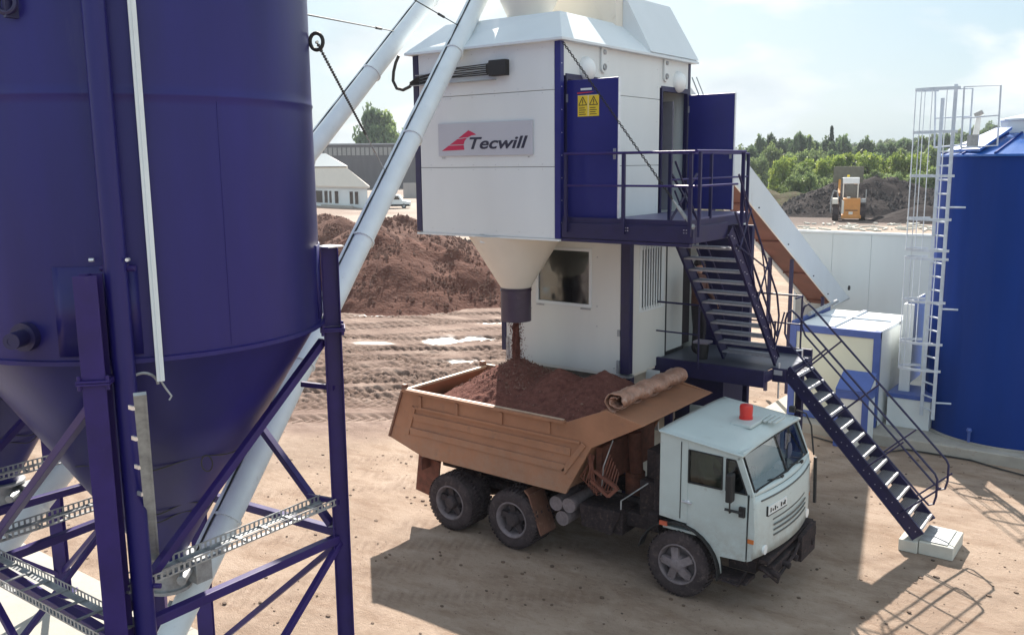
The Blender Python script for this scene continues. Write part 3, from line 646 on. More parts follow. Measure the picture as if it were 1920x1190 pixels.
    for k in range(6):
        z = 7.585 + k * .032; b.tube([(-9.08, UY0 - .05, z), (-9.5, UY0 - .045 - .01 * (k % 2), z - .006 * (k % 3)), (-9.95, UY0 - .05, z - .02 * (k % 2)), (-10.60, UY0 - .04, 7.52 + k * .022), (-10.78, UY0 - .03, 7.50 + k * .012)], .009, 6)
    b.build('wall_cables', BLACK, t, smooth=True)
    b = MB(); b.box(-10.72, -8.95, UY0 - .09, UY0 - .004, 7.495, 7.505); b.box(-10.66, -9.9, UY0 - .03, UY0 - .004, 7.66, 7.675); b.box(-10.2, -10.19, UY0 - .03, UY0 - .004, 7.51, 7.66); b.build('cable_shelf', GALV, t)
    pts = []
    e0 = at(776, 155, 1, UY0 + .1)
    for px, py in ((776, 153), (768, 163), (756, 169), (744, 166), (737, 152), (738, 135), (742, 118), (748, 104)): pts.append(at(px, py, 1, UY0 + .1))
    MB().tube(pts, .028, 10).build('looped_hose', BLACK, t, smooth=True)
    # roof
    b = MB(); ex0, ex1, ey0, ey1 = UX0 - .09, UX1 + .12, UY0 - .12, UY1 + .12
    zt = 8.56
    A = [(ex0, ey0, 8.03), (ex1, ey0, 8.03), (ex1, ey1, 8.03), (ex0, ey1, 8.03)]
    tp = [(-10.40, 12.1, zt - .04), (-8.25, 12.35, zt), (-8.25, 14.8, zt), (-10.4, 14.8, zt)]
    b.add(A + tp + [(x, y, z - .035) for x, y, z in A], [(0, 1, 5, 4), (1, 2, 6, 5), (2, 3, 7, 6), (3, 0, 4, 7), (4, 5, 6, 7), (8, 9, 1, 0), (9, 10, 2, 1), (10, 11, 3, 2), (11, 8, 0, 3), (11, 10, 9, 8)])
    rf = b.build('roof', ROOFW, t, recalc=True)
    prof = [(ex1 - .002, 8.05), (-8.18, 9.06), (-8.86, 9.30), (-9.9, 9.33), (-10.4, 9.0), (ex0, 8.05)]
    b = MB(); b.prism([(x, 14.0, z) for x, z in prof], (0, ey1 - 14.0 - .005, 0)); 
    b2 = MB()
    b2.add([(ex1 - .004, 14.25, 8.06), (-8.18, 14.25, 9.06), (-8.86, 14.1, 9.30), (-9.9, 14.0, 9.33), (-10.4, 14.0, 9.0), (ex0 + .01, 14.2, 8.06)] + [(ex1 - .004, ey1 - .004, 8.06), (-8.18, ey1 - .15, 9.06), (-8.86, ey1 - .2, 9.30), (-9.9, ey1 - .2, 9.33), (-10.4, ey1 - .15, 9.0), (ex0 + .01, ey1 - .004, 8.06)],
           [(0, 1, 2, 3, 4, 5), (6, 7, 8, 9, 10, 11), (0, 1, 7, 6), (1, 2, 8, 7), (2, 3, 9, 8), (3, 4, 10, 9), (4, 5, 11, 10), (5, 0, 6, 11)])
    b2.build('roof_hood', ROOFW, t)
    b = MB(); b.prism([(-8.2, 14.0, 8.3), (-8.2, 14.0, 9.05), (-8.86, 13.9, 9.29), (-9.9, 13.85, 9.32), (-10.35, 13.9, 9.0), (-10.35, 14, 8.3)], (0, .24, 0)); b.build('hood_front', CREAM, t)
    b = MB(); p = at(1194, 53, 0, -8.12); q = at(1220, 95, 0, -7.68); b.tube([p, q], .014, 6); b.build('drip_rod', GALV, t)
    b = MB(); c = Vector((-9.14, 12.75, 0)); b.lathe(c, (0, 0, 1), [(.36, 8.40), (.37, 8.62), (.68, 9.3), (.78, 9.5), (.78, 10.6)], 40); b.build('cement_hopper', CREAM, t, smooth=True)
    # discharge hopper below the front of the tower
    b = MB(); c = (-9.17, 12.36, 0); n = 40; top = []; 
    prof = [(.25, 4.10), (.80, 4.99)]
    b.lathe(c, (0, 0, 1), [(.255, 4.09), (.27, 4.12), (.82, 5.015)], 48, cap=False); hp = b.build('discharge_hopper', CREAM, t, smooth=True)
    b = MB(); b.lathe(c, (0, 0, 1), [(.262, 3.52), (.262, 4.04), (.275, 4.045), (.275, 4.062), (.258, 4.065), (.258, 4.085), (.272, 4.087), (.272, 4.10), (.25, 4.10), (.25, 3.54), (.262, 3.52)], 40, cap=False); b.build('rubber_sleeve', mat('purple_rubber', (.045, .028, .055), .42, var=.2, scale=5, spots=.2, spotcol=(.12, .08, .1)), hp, smooth=True)
    b = MB(); q = at(908, 452, 1, UY0 + .05); b.box(q.x - .05, q.x + .05, UY0, UY0 + .06, 4.91, 5.06); b.build('corner_bracket', WHITEP, t, bevel=.004)
    return t
tower = build_upper()
# support chain of the upper platform
b = MB(); pa = Vector((-7.66, 11.56, 7.95)); pe = Vector((-5.55, 11.62, 5.3)); pm = pa.lerp(pe, .86); chain_mesh(b, pa, pm, .05, .0065)
tag(b.build('chain', BLACK, smooth=True), 'black chain slanting from the tower corner in front of the open door to the platform', 'chain', 'chains')
b = MB(); b.tube([pm, pe], .016, 8); b.tube([pm.lerp(pe, .25), pm.lerp(pe, .7)], .026, 8); b.ball(pe, .05, 8)
tag(b.build('turnbuckle', GALV, smooth=True), 'grey turnbuckle rod between the chain end and the upper platform corner', 'turnbuckle')
b = MB(); pa = Vector((-7.7, 15.98, 7.75)); pe = Vector((-6.9, 15.98, 6.0)); b.tube([pa, pe], .012, 6); b.tube([pa + Vector((.09, 0, 0)), pe + Vector((.09, 0, 0))], .01, 6)
tag(b.build('tie_rod', GALV), 'pair of thin rods at the far corner of the tower, above the second door', 'tie rod')

# ------------------------------------------------------------------ platforms and stairs
def rail_thing(b, pts, r=.021): b.tube(pts, r, 10); return b
PZ = 5.28
def upper_platform():
    t = thing('upper_platform', (-6.6, 12.2, 5.05), 'navy steel platform with railings outside the tower doors', 'platform')
    x0, x1, y0, y1 = UX1 + .03, -5.52, 11.6, 12.78
    b = MB(); b.box(x0, x1 - .08, y0 + .08, y1, PZ - .03, PZ); b.box(x0, -6.5, y1, 15.98, PZ - .029, PZ + .001); b.build('deck', mat('deck_chequer_plate', (.17, .16, .27), .45, metal=.4, var=.1, scale=30), t)
    b = MB(); b.box(x0, x1, y0, y0 + .08, PZ - .22, PZ + .02); b.box(x1 - .08, x1, y0 + .08, y1 + .02, PZ - .22, PZ + .02); b.box(-6.56, -6.5, y1, 15.98, PZ - .2, PZ - .03); b.box(x0, -6.5, 15.9, 15.98, PZ - .2, PZ - .03); b.box(-6.56, x1 - .08, y1 - .06, y1 + .02, PZ - .2, PZ - .03)
    b.build('edge_beam', NAVYD, t, bevel=.008)
    b = MB(); b.box(x0, x1 - .05, y0 - .01, y0 + .09, PZ - .27, PZ - .225)
    for x in (-7.4, -6.6, -5.8): b.box(x - .05, x + .05, y0 + .1, y1, PZ - .2, PZ - .04)
    b.build('cross_member', NAVYD, t)
    def post(x, y, z1, z0=PZ - .12, w=.05): 
        bb = MB(); bb.box(x - w / 2, x + w / 2, y - .02, y + .02, z0, z1); bb.build('railing_post', NAVYD, t)
    zr = 6.33; yo = y0 - .03
    for x in (-7.62, -6.62): post(x, yo, zr)
    post(-5.56, yo, zr); post(-5.44, yo + .04, zr, w=.04); post(-5.5, 13.25, zr, PZ - .35)
    b = MB(); b.tube([(-7.66, yo, zr), (-5.5, yo, zr)], .02, 10); b.tube([(-5.48, yo, zr + .01), (-5.48, 13.27, zr + .01)], .02, 10); b.build('top_rail', NAVYL, t, smooth=True)
    for pa_, pb_ in (((-7.66, yo, 5.86), (-5.5, yo, 5.86)), ((-5.48, yo, 5.86), (-5.48, 13.0, 5.86)), ((-6.5, 12.8, 5.92), (-6.5, 15.9, 5.92)), ((-6.5, 12.8, zr), (-6.5, 15.9, zr))):
        b = MB(); b.tube([pa_, pb_], .016, 8); b.build('mid_rail', NAVYL, t, smooth=True)
    for y in (12.8, 14.3, 15.88): post(-6.5, y, zr)
    b = MB(); b.box(x0, x1 - .08, y0 + .03, y0 + .04, PZ + .02, PZ + .10); b.box(x1 - .05, x1 - .04, y0, y1, PZ + .02, PZ + .1); b.build('toe_board', NAVYD, t)
    b = MB()
    for x in (-6.60, -5.62):
        for dx in (-.04, 0, .04):
            for dz in (-.06, -.1): b.ball((x + dx, y0 - .004, PZ + dz + .03), .012, 6)
    b.build('bolt', NOSE, t)
    b = MB()
    b.beam((-6.52, 12.9, 5.3), (-6.52, 13.8, 6.0), .03, .03); b.beam((-6.52, 13.8, 5.3), (-6.52, 12.9, 6.0), .03, .03); b.build('diagonal_strut', NAVYD, t)
    return t
upper_platform()
def flight(name, label, ax, p0, p1, w0, w1, n, first, shin, cat='stairs'):
    """ax 0: runs along X, width along Y; ax 1: runs along Y, width along X. p=(run, z)"""
    t = thing(name, ((p0[0] + p1[0]) / 2, (w0 + w1) / 2, min(p0[1], p1[1])) if ax == 0 else ((w0 + w1) / 2, (p0[0] + p1[0]) / 2, min(p0[1], p1[1])), label, cat, 'steel stair flights')
    def V(r_, w, z): return Vector((r_, w, z)) if ax == 0 else Vector((w, r_, z))
    d = Vector((p1[0] - p0[0], p1[1] - p0[1])).normalized()
    nrm = Vector((-d.y, d.x));  nrm = nrm if nrm.y > 0 else -nrm
    for w, dw in ((w0, .012), (w1, -.012)):
        b = MB(); h = .105
        c = [(p0[0] - nrm.x * h, p0[1] - nrm.y * h), (p1[0] - nrm.x * h, p1[1] - nrm.y * h), (p1[0] + nrm.x * h, p1[1] + nrm.y * h), (p0[0] + nrm.x * h, p0[1] + nrm.y * h)]
        b.prism([V(a, w, z) for a, z in c], V(0, dw * .6, 0))
        for k in (0, 1):
            o = h if k else -h
            b.beam(V(p0[0] + nrm.x * o, w, p0[1] + nrm.y * o), V(p1[0] + nrm.x * o, w, p1[1] + nrm.y * o), .045, .008) if ax == 0 else b.beam(V(p0[0] + nrm.x * o, w, p0[1] + nrm.y * o), V(p1[0] + nrm.x * o, w, p1[1] + nrm.y * o), .045, .008, up=V(nrm.x, 0, nrm.y))
        st = b.build('stringer', NAVYD, t)
        b = MB()
        for k in range(n * 2):
            f_ = (k + .5) / (n * 2); r_ = p0[0] + (p1[0] - p0[0]) * f_; z = p0[1] + (p1[1] - p0[1]) * f_
            s_ = -1 if w == w0 else 1; s_ = s_ if ax == 0 else -s_ * -1
            off = (w0 - w1) / abs(w0 - w1) * (.004 if w == w0 else -.004)
            b.ball(V(r_, w + off, z + (.03 if k % 2 else -.03)), .010, 6)
        b.build('bolts', NOSE, st)
    for k in range(n):
        f_ = (k + first) / n; r_ = p0[0] + (p1[0] - p0[0]) * f_; z = p0[1] + (p1[1] - p0[1]) * f_ + .04
        sg = 1 if p1[0] > p0[0] else -1     # p1 is the lower end: nosing towards p1
        b = MB(); lo, hi = min(w0, w1) + .016, max(w0, w1) - .016
        dpt = .235
        def bx(ra, rb, za, zb):
            if ax == 0: b.box(ra, rb, lo, hi, za, zb)
            else: b.box(lo, hi, ra, rb, za, zb)
        nb = 9
        for q in range(nb + 1):
            ra = r_ - sg * dpt / 2 + sg * dpt * q / nb
            bx(ra - .004, ra + .004, z - .03, z)
        for q in range(15):
            wv = lo + (hi - lo) * (q + .5) / 15
            if ax == 0: b.box(r_ - dpt / 2, r_ + dpt / 2, wv - .003, wv + .003, z - .028, z - .004)
            else: b.box(wv - .003, wv + .003, r_ - dpt / 2, r_ + dpt / 2, z - .028, z - .004)
        tr_ = b.build('tread', GRATE, t)
        b = MB(); e = r_ + sg * (dpt / 2 + .004); bx(e - .02, e + .012, z - .045, z + .004); b.build('nosing', shin, tr_, bevel=.004)
    return t, V, d, nrm
us, V1, d1_, n1_ = flight('upper_stairs', 'upper flight of navy stairs rising from the landing to the door platform', 1, (12.78, 5.17), (14.92, 2.78), -6.41, -5.47, 12, .6, mat('dull_nosing', (.42, .42, .5), .5, metal=.4, var=.15, scale=20))
def upper_handrail():
    b = MB()
    for x in (-5.44,):
        b.tube([(x, 12.95, 6.0), (x, 14.72, 3.98), (x, 14.85, 3.6), (x, 14.80, 3.25), (x, 12.85, 5.45)], .018, 8)
    b.tube([(-6.44, 12.85, 6.2), (-6.44, 14.9, 3.85)], .018, 8); b.tube([(-6.44, 12.85, 5.75), (-6.44, 14.9, 3.4)], .016, 8)
    b.build('handrail', NAVYD, us, smooth=True)
    for k, f_ in enumerate((.12, .5, .9)):
        y = 12.8 + 2.1 * f_; z = 5.15 - 2.37 * f_
        b = MB(); b.tube([(-5.44, y, z), (-5.44, y + .42, z + .6)], .015, 8); b.build('railing_post', NAVYD, us)
    b = MB(); b.tube([(-5.44, 12.95, 4.95), (-5.44, 14.3, 4.43)], .013, 6); b.tube([(-5.44, 13.1, 5.85), (-5.44, 13.75, 4.15)], .013, 6); b.tube([(-5.44, 13.95, 4.85), (-5.44, 14.6, 3.2)], .013, 6)
    b.build('cross_brace', NAVYD, us)
upper_handrail()
LZ = 2.73
def landing():
    t = thing('landing', (-6.5, 15.1, 0), 'middle stair landing of navy steel in front of the control cabin door', 'stair landing')
    b = MB(); b.box(-7.40, -5.47, 14.28, 15.9, LZ - .03, LZ); b.box(-5.47, -5.2, 14.68, 15.9, LZ - .031, LZ - .001); b.build('deck', mat('landing_plate', (.14, .15, .19), .42, metal=.5, var=.12, scale=25), t)
    b = MB(); b.box(-7.55, -5.42, 14.2, 14.275, LZ - .27, LZ + .02); b.box(-7.4, -5.2, 15.9, 15.97, LZ - .2, LZ + .12)
    b.box(-5.47, -5.42, 14.28, 14.66, LZ - .2, LZ - .035); b.box(-5.44, -5.2, 14.63, 14.68, LZ - .24, LZ); b.box(-5.24, -5.19, 14.7, 15.9, LZ - .2, LZ - .035)
    b.build('edge_beam', NAVYD, t, bevel=.008)
    b = MB()
    for x, y in ((-7.3, 14.5), (-5.35, 15.8), (-7.2, 15.85)): b.box(x - .06, x + .06, y - .06, y + .06, 0, LZ - .035)
    b.box(-7.45, -6.3, 14.6, 14.66, 1.7, LZ - .2); b.box(-7.3, -6.35, 14.75, 15.6, 1.3, LZ - .22); b.build('support_frame', NAVYD, t, bevel=.006)
    def post(x, y, z1, z0=LZ - .1):
        bb = MB(); bb.tube([(x, y, z0), (x, y, z1)], .018, 8); bb.build('railing_post', NAVYD, t)
    post(-7.6, 14.19, 3.70); post(-6.60, 14.19, 3.74); post(-6.55, 15.93, 3.80); post(-5.42, 15.93, 3.80); post(-5.9, 15.93, 3.3)
    b = MB(); b.tube([(-7.6, 14.19, 3.66), (-7.58, 14.19, 3.74), (-7.52, 14.19, 3.76), (-6.60, 14.19, 3.76)], .018, 8); b.tube([(-6.6, 15.93, 3.80), (-5.42, 15.93, 3.80)], .018, 8); b.tube([(-5.42, 15.93, 3.8), (-5.42, 15.6, 3.8)], .018, 8); b.build('top_rail', NAVYD, t, smooth=True)
    for pa_, pb_ in (((-7.6, 14.19, 3.24), (-6.6, 14.19, 3.24)), ((-6.6, 15.93, 3.28), (-5.42, 15.93, 3.28))): b = MB(); b.tube([pa_, pb_], .014, 8); b.build('mid_rail', NAVYD, t, smooth=True)
    b = MB(); b.tube([(-5.33, 14.66, 2.2), (-5.33, 14.66, 2.82)], .016, 8); b.tube([(-5.2, 15.4, 2.78), (-5.2, 15.4, 2.93), (-5.28, 15.3, 2.93)], .018, 8); b.box(-5.4, -5.26, 14.6, 14.7, 2.62, 2.70); b.build('hinge_pin', NOSE, t)
    return t
landing()
ls, V2, d2_, n2_ = flight('lower_stairs', 'lower flight of navy stairs from the ground block up to the landing', 0, (-5.24, 2.70), (-2.98, .27), 14.72, 15.5, 12, .5, NOSE)
def lower_rails():
    for y in (14.70, 15.52):
        b = MB(); top = [(-5.27, y, 3.33), (-5.27, y, 3.56), (-5.24, y, 3.68), (-5.17, y, 3.73), (-5.08, y, 3.66), (-2.80, y, 1.36), (-2.76, y, 1.28), (-2.76, y, 1.0), (-2.79, y, .87), (-2.86, y, .84), (-2.95, y, .92), (-5.2, y, 3.17), (-5.27, y, 3.33)]
        b.tube(top, .018, 8, cap=False); b.build('handrail', NAVYD, ls, smooth=True)
        for x in (-5.14, -4.50, -3.87, -3.28):
            z = 2.70 - (x + 5.24) * 1.075
            b = MB(); b.tube([(x, y, z), (x + .58, y, z + .56 - (0 if x < -5 else .0))], .015, 8); b.build('railing_post', NAVYD, ls)
lower_rails()
for (x0, x1, y0, y1, z1, lab) in ((-2.965, -2.46, 14.70, 15.49, .21, 'pale concrete block under the foot of the lower stairs, lit on top'), (-3.26, -2.975, 14.66, 15.15, .19, 'smaller grey concrete block in shade under the stair stringer')):
    b = MB(); b.box(x0, x1, y0, y1, 0, z1 - (.0)); o = b.build('concrete_block', BLOCKM, bevel=.012); tag(o, lab, 'concrete block', 'concrete blocks under the stair foot')
b = MB(); b.box(-2.97, -2.56, 14.75, 15.46, .2145, .226); tag(b.build('foot_plate', GALV), 'thin grey steel plate on the block at the stair foot', 'steel plate')

# ------------------------------------------------------------------ control cabin under the tower
def cabin():
    X0, X1, Y0, Y1, Z0, Z1 = -10.12, -7.42, 13.2, 15.98, 2.60, 4.97
    t = thing('control_cabin', (-8.8, 14.5, 2.0), 'white control cabin with a wide window beneath the plant tower', 'cabin')
    # front wall with window opening
    wx0, wx1, wz0, wz1 = -9.32, -8.18, 3.73, 4.72
    b = MB(); b.box(X0 + .1, wx0, Y0, Y0 + .06, Z0, Z1); b.box(wx1, X1 - .17, Y0, Y0 + .06, Z0, Z1); b.box(wx0, wx1, Y0, Y0 + .06, Z0, wz0); b.box(wx0, wx1, Y0, Y0 + .06, wz1, Z1)
    b.build('front_wall', CREAMW, t)
    w = MB(); 
    for a in ((wx0, wx1, wz0 - .02, wz0 + .035), (wx0, wx1, wz1 - .035, wz1 + .02)): w.box(a[0] - .02, a[1] + .02, Y0 - .012, Y0 + .05, a[2], a[3])
    for a in ((wx0 - .02, wx0 + .035), (wx1 - .035, wx1 + .02)): w.box(a[0], a[1], Y0 - .011, Y0 + .05, wz0 + .035, wz1 - .035)
    wf = w.build('window', WHITEP, t, bevel=.004)
    b = MB(); b.box(wx0 + .035, wx1 - .035, Y0 + .02, Y0 + .03, wz0 + .035, wz1 - .035); b.build('pane', winglass, wf)
    b = MB(); b.box(wx0 - .0, wx0 + .16, Y0 - .02, Y0 - .004, wz0 - .055, wz0 - .03); b.box(wx1 - .2, wx1, Y0 - .02, Y0 - .004, wz0 - .055, wz0 - .03); b.build('window_clip', GALV, t)
    b = MB()
    for x, z in ((-9.45, 4.1), (-9.45, 3.6), (-8.05, 4.6), (-8.05, 3.75), (-8.05, 3.4), (-7.7, 2.7)): b.ball((x, Y0 - .003, z), .014, 6)
    b.build('screw', GALV, t)
    # room behind the glass
    b = MB(); b.box(X0 + .12, X1 - .1, 15.3, 15.35, Z0, Z1 - .03); b.box(X0 + .1, X1 - .1, Y0 + .07, 15.9, Z0, Z0 + .04); b.box(X0 + .1, X1 - .1, Y0 + .07, 15.9, Z1 - .04, Z1 - .01); b.build('interior', mat('room_grey', (.22, .22, .2), .8, var=.3, scale=2), t)
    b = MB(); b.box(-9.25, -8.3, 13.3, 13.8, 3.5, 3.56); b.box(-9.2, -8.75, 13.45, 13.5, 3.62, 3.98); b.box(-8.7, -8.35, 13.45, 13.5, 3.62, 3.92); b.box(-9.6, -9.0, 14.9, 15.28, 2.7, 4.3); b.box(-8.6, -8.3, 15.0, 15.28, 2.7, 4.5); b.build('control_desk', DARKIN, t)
    b = MB(); b.box(X1 - .16, X1 + .01, Y0 - .012, Y0 + .13, 2.62, 5.0); b.build('corner_post', NAVYD, t, bevel=.008)
    b = MB(); b.box(X0 - .01, X0 + .095, Y0 - .012, Y0 + .13, 2.75, 4.99); b.build('corner_post', NAVYD, t, bevel=.008)
    b = MB(); b.box(X0, X0 + .05, Y0 + .14, Y1, Z0, Z1); b.box(X0 + .06, X1 - .06, Y1 - .05, Y1, Z0, Z1)
    b.box(X1 - .05, X1, Y0 + .14, 13.56, Z0, Z1); b.box(X1 - .05, X1, 14.38, Y1, Z0, Z1) if False else None
    b.box(X1 - .05, X1, 13.56, 14.42, Z0, 3.66); b.box(X1 - .05, X1, 13.56, 14.42, 4.78, Z1); b.box(X1 - .05, X1, 14.42, 14.52, Z0, Z1); b.box(X1 - .05, X1, 14.52, Y1, 4.78, Z1); b.build('wall', CREAMW, t)
    f = MB(); f.box(X1 - .01, X1 + .015, 13.54, 14.44, 4.72, 4.80); f.box(X1 - .01, X1 + .015, 13.54, 14.44, 3.64, 3.72); f.box(X1 - .01, X1 + .014, 13.54, 13.62, 3.72, 4.72); f.box(X1 - .01, X1 + .014, 14.36, 14.44, 3.72, 4.72); wf = f.build('window', WHITEP, t, bevel=.003)
    b = MB(); b.box(X1 - .04, X1 - .03, 13.6, 14.38, 3.7, 4.74); b.build('pane', winglass, wf)
    for k in range(8):
        b = MB(); y = 13.66 + k * .092; b.box(X1 + .02, X1 + .035, y - .017, y + .017, 3.68, 4.78); b.build('window_bar', WHITEP, wf)
    # door: white leaf standing ajar, dark doorway
    b = MB(); b.box(X1 - .045, X1 - .002, 14.53, 15.22, LZ + .06, 4.77); dr = b.build('door', CREAMW, t, bevel=.004)
    b = MB(); b.box(X1 - .01, X1 + .008, 14.52, 14.56, LZ, 4.78); b.box(X1 - .01, X1 + .009, 14.56, 15.26, LZ, LZ + .06); b.build('door_seal', BLACK, dr)
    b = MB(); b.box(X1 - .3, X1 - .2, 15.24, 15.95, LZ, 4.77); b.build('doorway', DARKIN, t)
    b = MB(); b.box(X0, X1 + .01, Y0 - .02, Y0 + .02, Z1, Z1 + .03); b.build('top_trim', CREAM, t)
    b = MB(); b.box(X1 - .22, X1 - .165, Y0 - .03, Y0 + .1, 2.62, 2.85); b.box(X1 - .25, X1 + .04, Y0 - .03, Y0 + .12, 2.56, 2.60); b.box(X1 - .21, X1 - .16, Y0 - .03, Y0 - .001, 3.27, 3.38); b.build('corner_casting', GALV, t)
    b = MB(); b.box(X0 + .1, X0 + .16, Y0 - .02, Y0 + .1, 2.6, 3.0); b.build('corner_plate', GALV, t)
    b = MB(); b.box(X0 + .05, X1 - .02, Y0 + .01, Y1, Z0 - .05, Z0 - .003); b.build('underside', CREAM, t)
    return t
winglass = bpy.data.materials.new('window_glass'); winglass.use_nodes = True
def mk_glass(m, tr=.5, tint=(.75, .85, .82), mn=.1, mxv=1., rg=.03):
    nt = m.node_tree; N = nt.nodes; L = nt.links; N.clear(); o = N.new('ShaderNodeOutputMaterial'); mx = N.new('ShaderNodeMixShader'); tb = N.new('ShaderNodeBsdfTransparent'); g = N.new('ShaderNodeBsdfGlossy')
    fr = N.new('ShaderNodeFresnel'); fr.inputs[0].default_value = 1.5; mr = N.new('ShaderNodeMapRange'); mr.inputs['To Min'].default_value = mn; mr.inputs['To Max'].default_value = mxv
    tb.inputs[0].default_value = (*[c * tr for c in tint], 1); g.inputs['Roughness'].default_value = rg
    if rg > .05:
        nz = N.new('ShaderNodeTexNoise'); nz.inputs['Scale'].default_value = 1.6; tq = N.new('ShaderNodeTexCoord'); L.new(tq.outputs['Object'], nz.inputs['Vector']); bp = N.new('ShaderNodeBump'); bp.inputs['Distance'].default_value = .05; L.new(nz.outputs['Fac'], bp.inputs['Height']); L.new(bp.outputs[0], g.inputs['Normal'])
    g.inputs[1].default_value = g.inputs[1].default_value; g.inputs[0].default_value = (.9, .95, .95, 1)
    L.new(fr.outputs[0], mr.inputs['Value']); L.new(mr.outputs[0], mx.inputs[0]); L.new(tb.outputs[0], mx.inputs[1]); L.new(g.outputs[0], mx.inputs[2]); L.new(mx.outputs[0], o.inputs[0])
mk_glass(winglass, .42, mn=.10, rg=.16)
cabin()
def foundation():
    t = thing('foundation', (-8.9, 14.8, 0), 'pale grey foundation wall and navy stub column below the control cabin', 'foundation wall')
    b = MB(); b.box(-10.0, -7.72, 13.62, 15.9, 0, 2.54); b.build('wall', BLOCKM, t, bevel=.01)
    b = MB(); b.box(-7.62, -7.47, 13.36, 13.5, 0, 2.54); b.box(-10.1, -9.95, 13.36, 13.5, 0, 2.54); b.build('column', NAVYD, t, bevel=.006)
    b = MB(); b.box(-7.46, -7.2, 13.9, 13.93, 1.5, 2.58); b.build('white_panel', WHITEP, t)
    b = MB(); 
    for z in (2.33, 2.17): b.box(-7.80, -7.735, 13.59, 13.61, z, z + .09)
    b.build('reflector', mat('dark_red_reflector', (.2, .01, .02), .3), t)
    return t
foundation()

def stair_screen():
    t = thing('service_wall', (-6.9, 16.3, LZ), 'dark navy sheet wall behind the upper stairs, with a white edge post', 'wall')
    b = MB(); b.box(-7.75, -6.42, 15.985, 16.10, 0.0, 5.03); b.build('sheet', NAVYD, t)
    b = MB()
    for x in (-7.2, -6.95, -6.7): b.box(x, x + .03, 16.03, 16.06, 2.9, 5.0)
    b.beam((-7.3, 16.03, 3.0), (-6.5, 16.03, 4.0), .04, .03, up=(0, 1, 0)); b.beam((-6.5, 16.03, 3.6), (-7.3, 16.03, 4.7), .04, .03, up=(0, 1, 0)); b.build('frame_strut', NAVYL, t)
    q = at(1385, 470, 1, 16.1).x; b = MB(); b.box(q - .07, q + .05, 16.05, 16.16, 0.3, 5.2); b.build('edge_post', WHITEP, t, bevel=.006)
    b = MB(); b.box(q - .16, q + .1, 16.04, 16.17, 5.0, 5.22); b.build('post_head', WHITEP, t, bevel=.02)
stair_screen()
# ------------------------------------------------------------------ inclined skip conveyor
def skip_conveyor():
    t = thing('inclined_conveyor', (-8.2, 25.8, .24), 'white boxed conveyor with brown underside sloping up behind the stairs to the tower', 'conveyor')
    x1, x0 = -7.9, -8.62
    yb, zb_, yt, zt_ = 25.9, 2.08, 16.1, 6.95
    sl_ = (zt_ - zb_) / (yt - yb)
    def zz(y): return zb_ + (y - yb) * sl_
    hgt = .78
    b = MB()
    for x in (x1 - .04, x0): b.prism([(x, yt, zz(yt)), (x, yb, zz(yb)), (x, yb + 1.55, zz(yb) + .05), (x, yb + 1.5, zz(yb + 1.5) + hgt), (x, yt, zz(yt) + hgt)], (.04, 0, 0))
    b.build('side_panel', WHITEP, t, bevel=.004)
    b = MB(); b.prism([(x0 + .04, yt, zz(yt) + hgt - .03), (x0 + .04, yb + 1.5, zz(yb + 1.5) + hgt - .03), (x0 + .04, yb + 1.5, zz(yb + 1.5) + hgt), (x0 + .04, yt, zz(yt) + hgt)], (x1 - x0 - .08, 0, 0)); b.build('cover', WHITEP, t)
    b = MB(); b.prism([(x0 + .045, yt, zz(yt) + .04), (x0 + .045, yb, zz(yb) + .04), (x0 + .045, yb, zz(yb) + .07), (x0 + .045, yt, zz(yt) + .07)], (x1 - x0 - .09, 0, 0)); b.build('underside_sheet', MAROON, t)
    b = MB()
    for y in (25.6, 23.6, 21.6, 19.6, 17.6): b.box(x0 + .045, x1 - .045, y - .025, y + .025, zz(y) - .01 + .01, zz(y) + .036)
    b.build('cross_rib', MAROON, t)
    b = MB()
    for y in (25.3, 24, 22, 20, 18): b.ball((x1 + .004, y, zz(y) + .13), .028, 6)
    b.tube([(x1 - .01, yb + 1.35, 2.45), (x1 + .03, yb + 1.35, 2.45)], .07, 14); b.build('roller_boss', BLACK, t)
    b = MB(); b.beam((x0 - .02, yt, zz(yt)), (x0 - .02, yb, zz(yb)), .05, .05); b.build('edge_angle', WHITEP, t)
    for y, x in ((22.6, x0 + .05), (22.6, x1 - .1), (19, x0 + .05), (25.2, x1 - .1)):
        b = MB(); b.box(x - .04, x + .04, y - .04, y + .04, 0 if y < 20.2 else .2, zz(y)); b.build('support_leg', NAVYD, t)
    return t
skip_conveyor()
# white panel wall of the aggregate store
b = MB(); Yw = 28.1; x = -9.85; 
while x < 2:
    b.box(x, x + 1.145, Yw, Yw + .1, 0, 3.98); x += 1.15
t = thing('storage_wall', (-4, 28.2, 0), 'long wall of pale grey panels behind the blue tank and containers', 'panel wall')
b.build('panels', mat('pale_store_panel', (.56, .60, .60), .5, var=.05, scale=.7, streak=True), t, bevel=.006)
b = MB(); b.box(-9.87, 2, Yw - .03, Yw + .13, 3.985, 4.05); b.build('capping', WHITEP, t)
b = MB(); b.box(-8.9, -8.45, 26.6, 26.66, .24, 2.5); b.box(-9.6, -9.05, 27.6, 27.66, .0, 2.9)
tag(b.build('grey_panel', mat('grey_sheet', (.30, .31, .31), .6)), 'grey sheets standing at the foot of the conveyor', 'sheet panels')

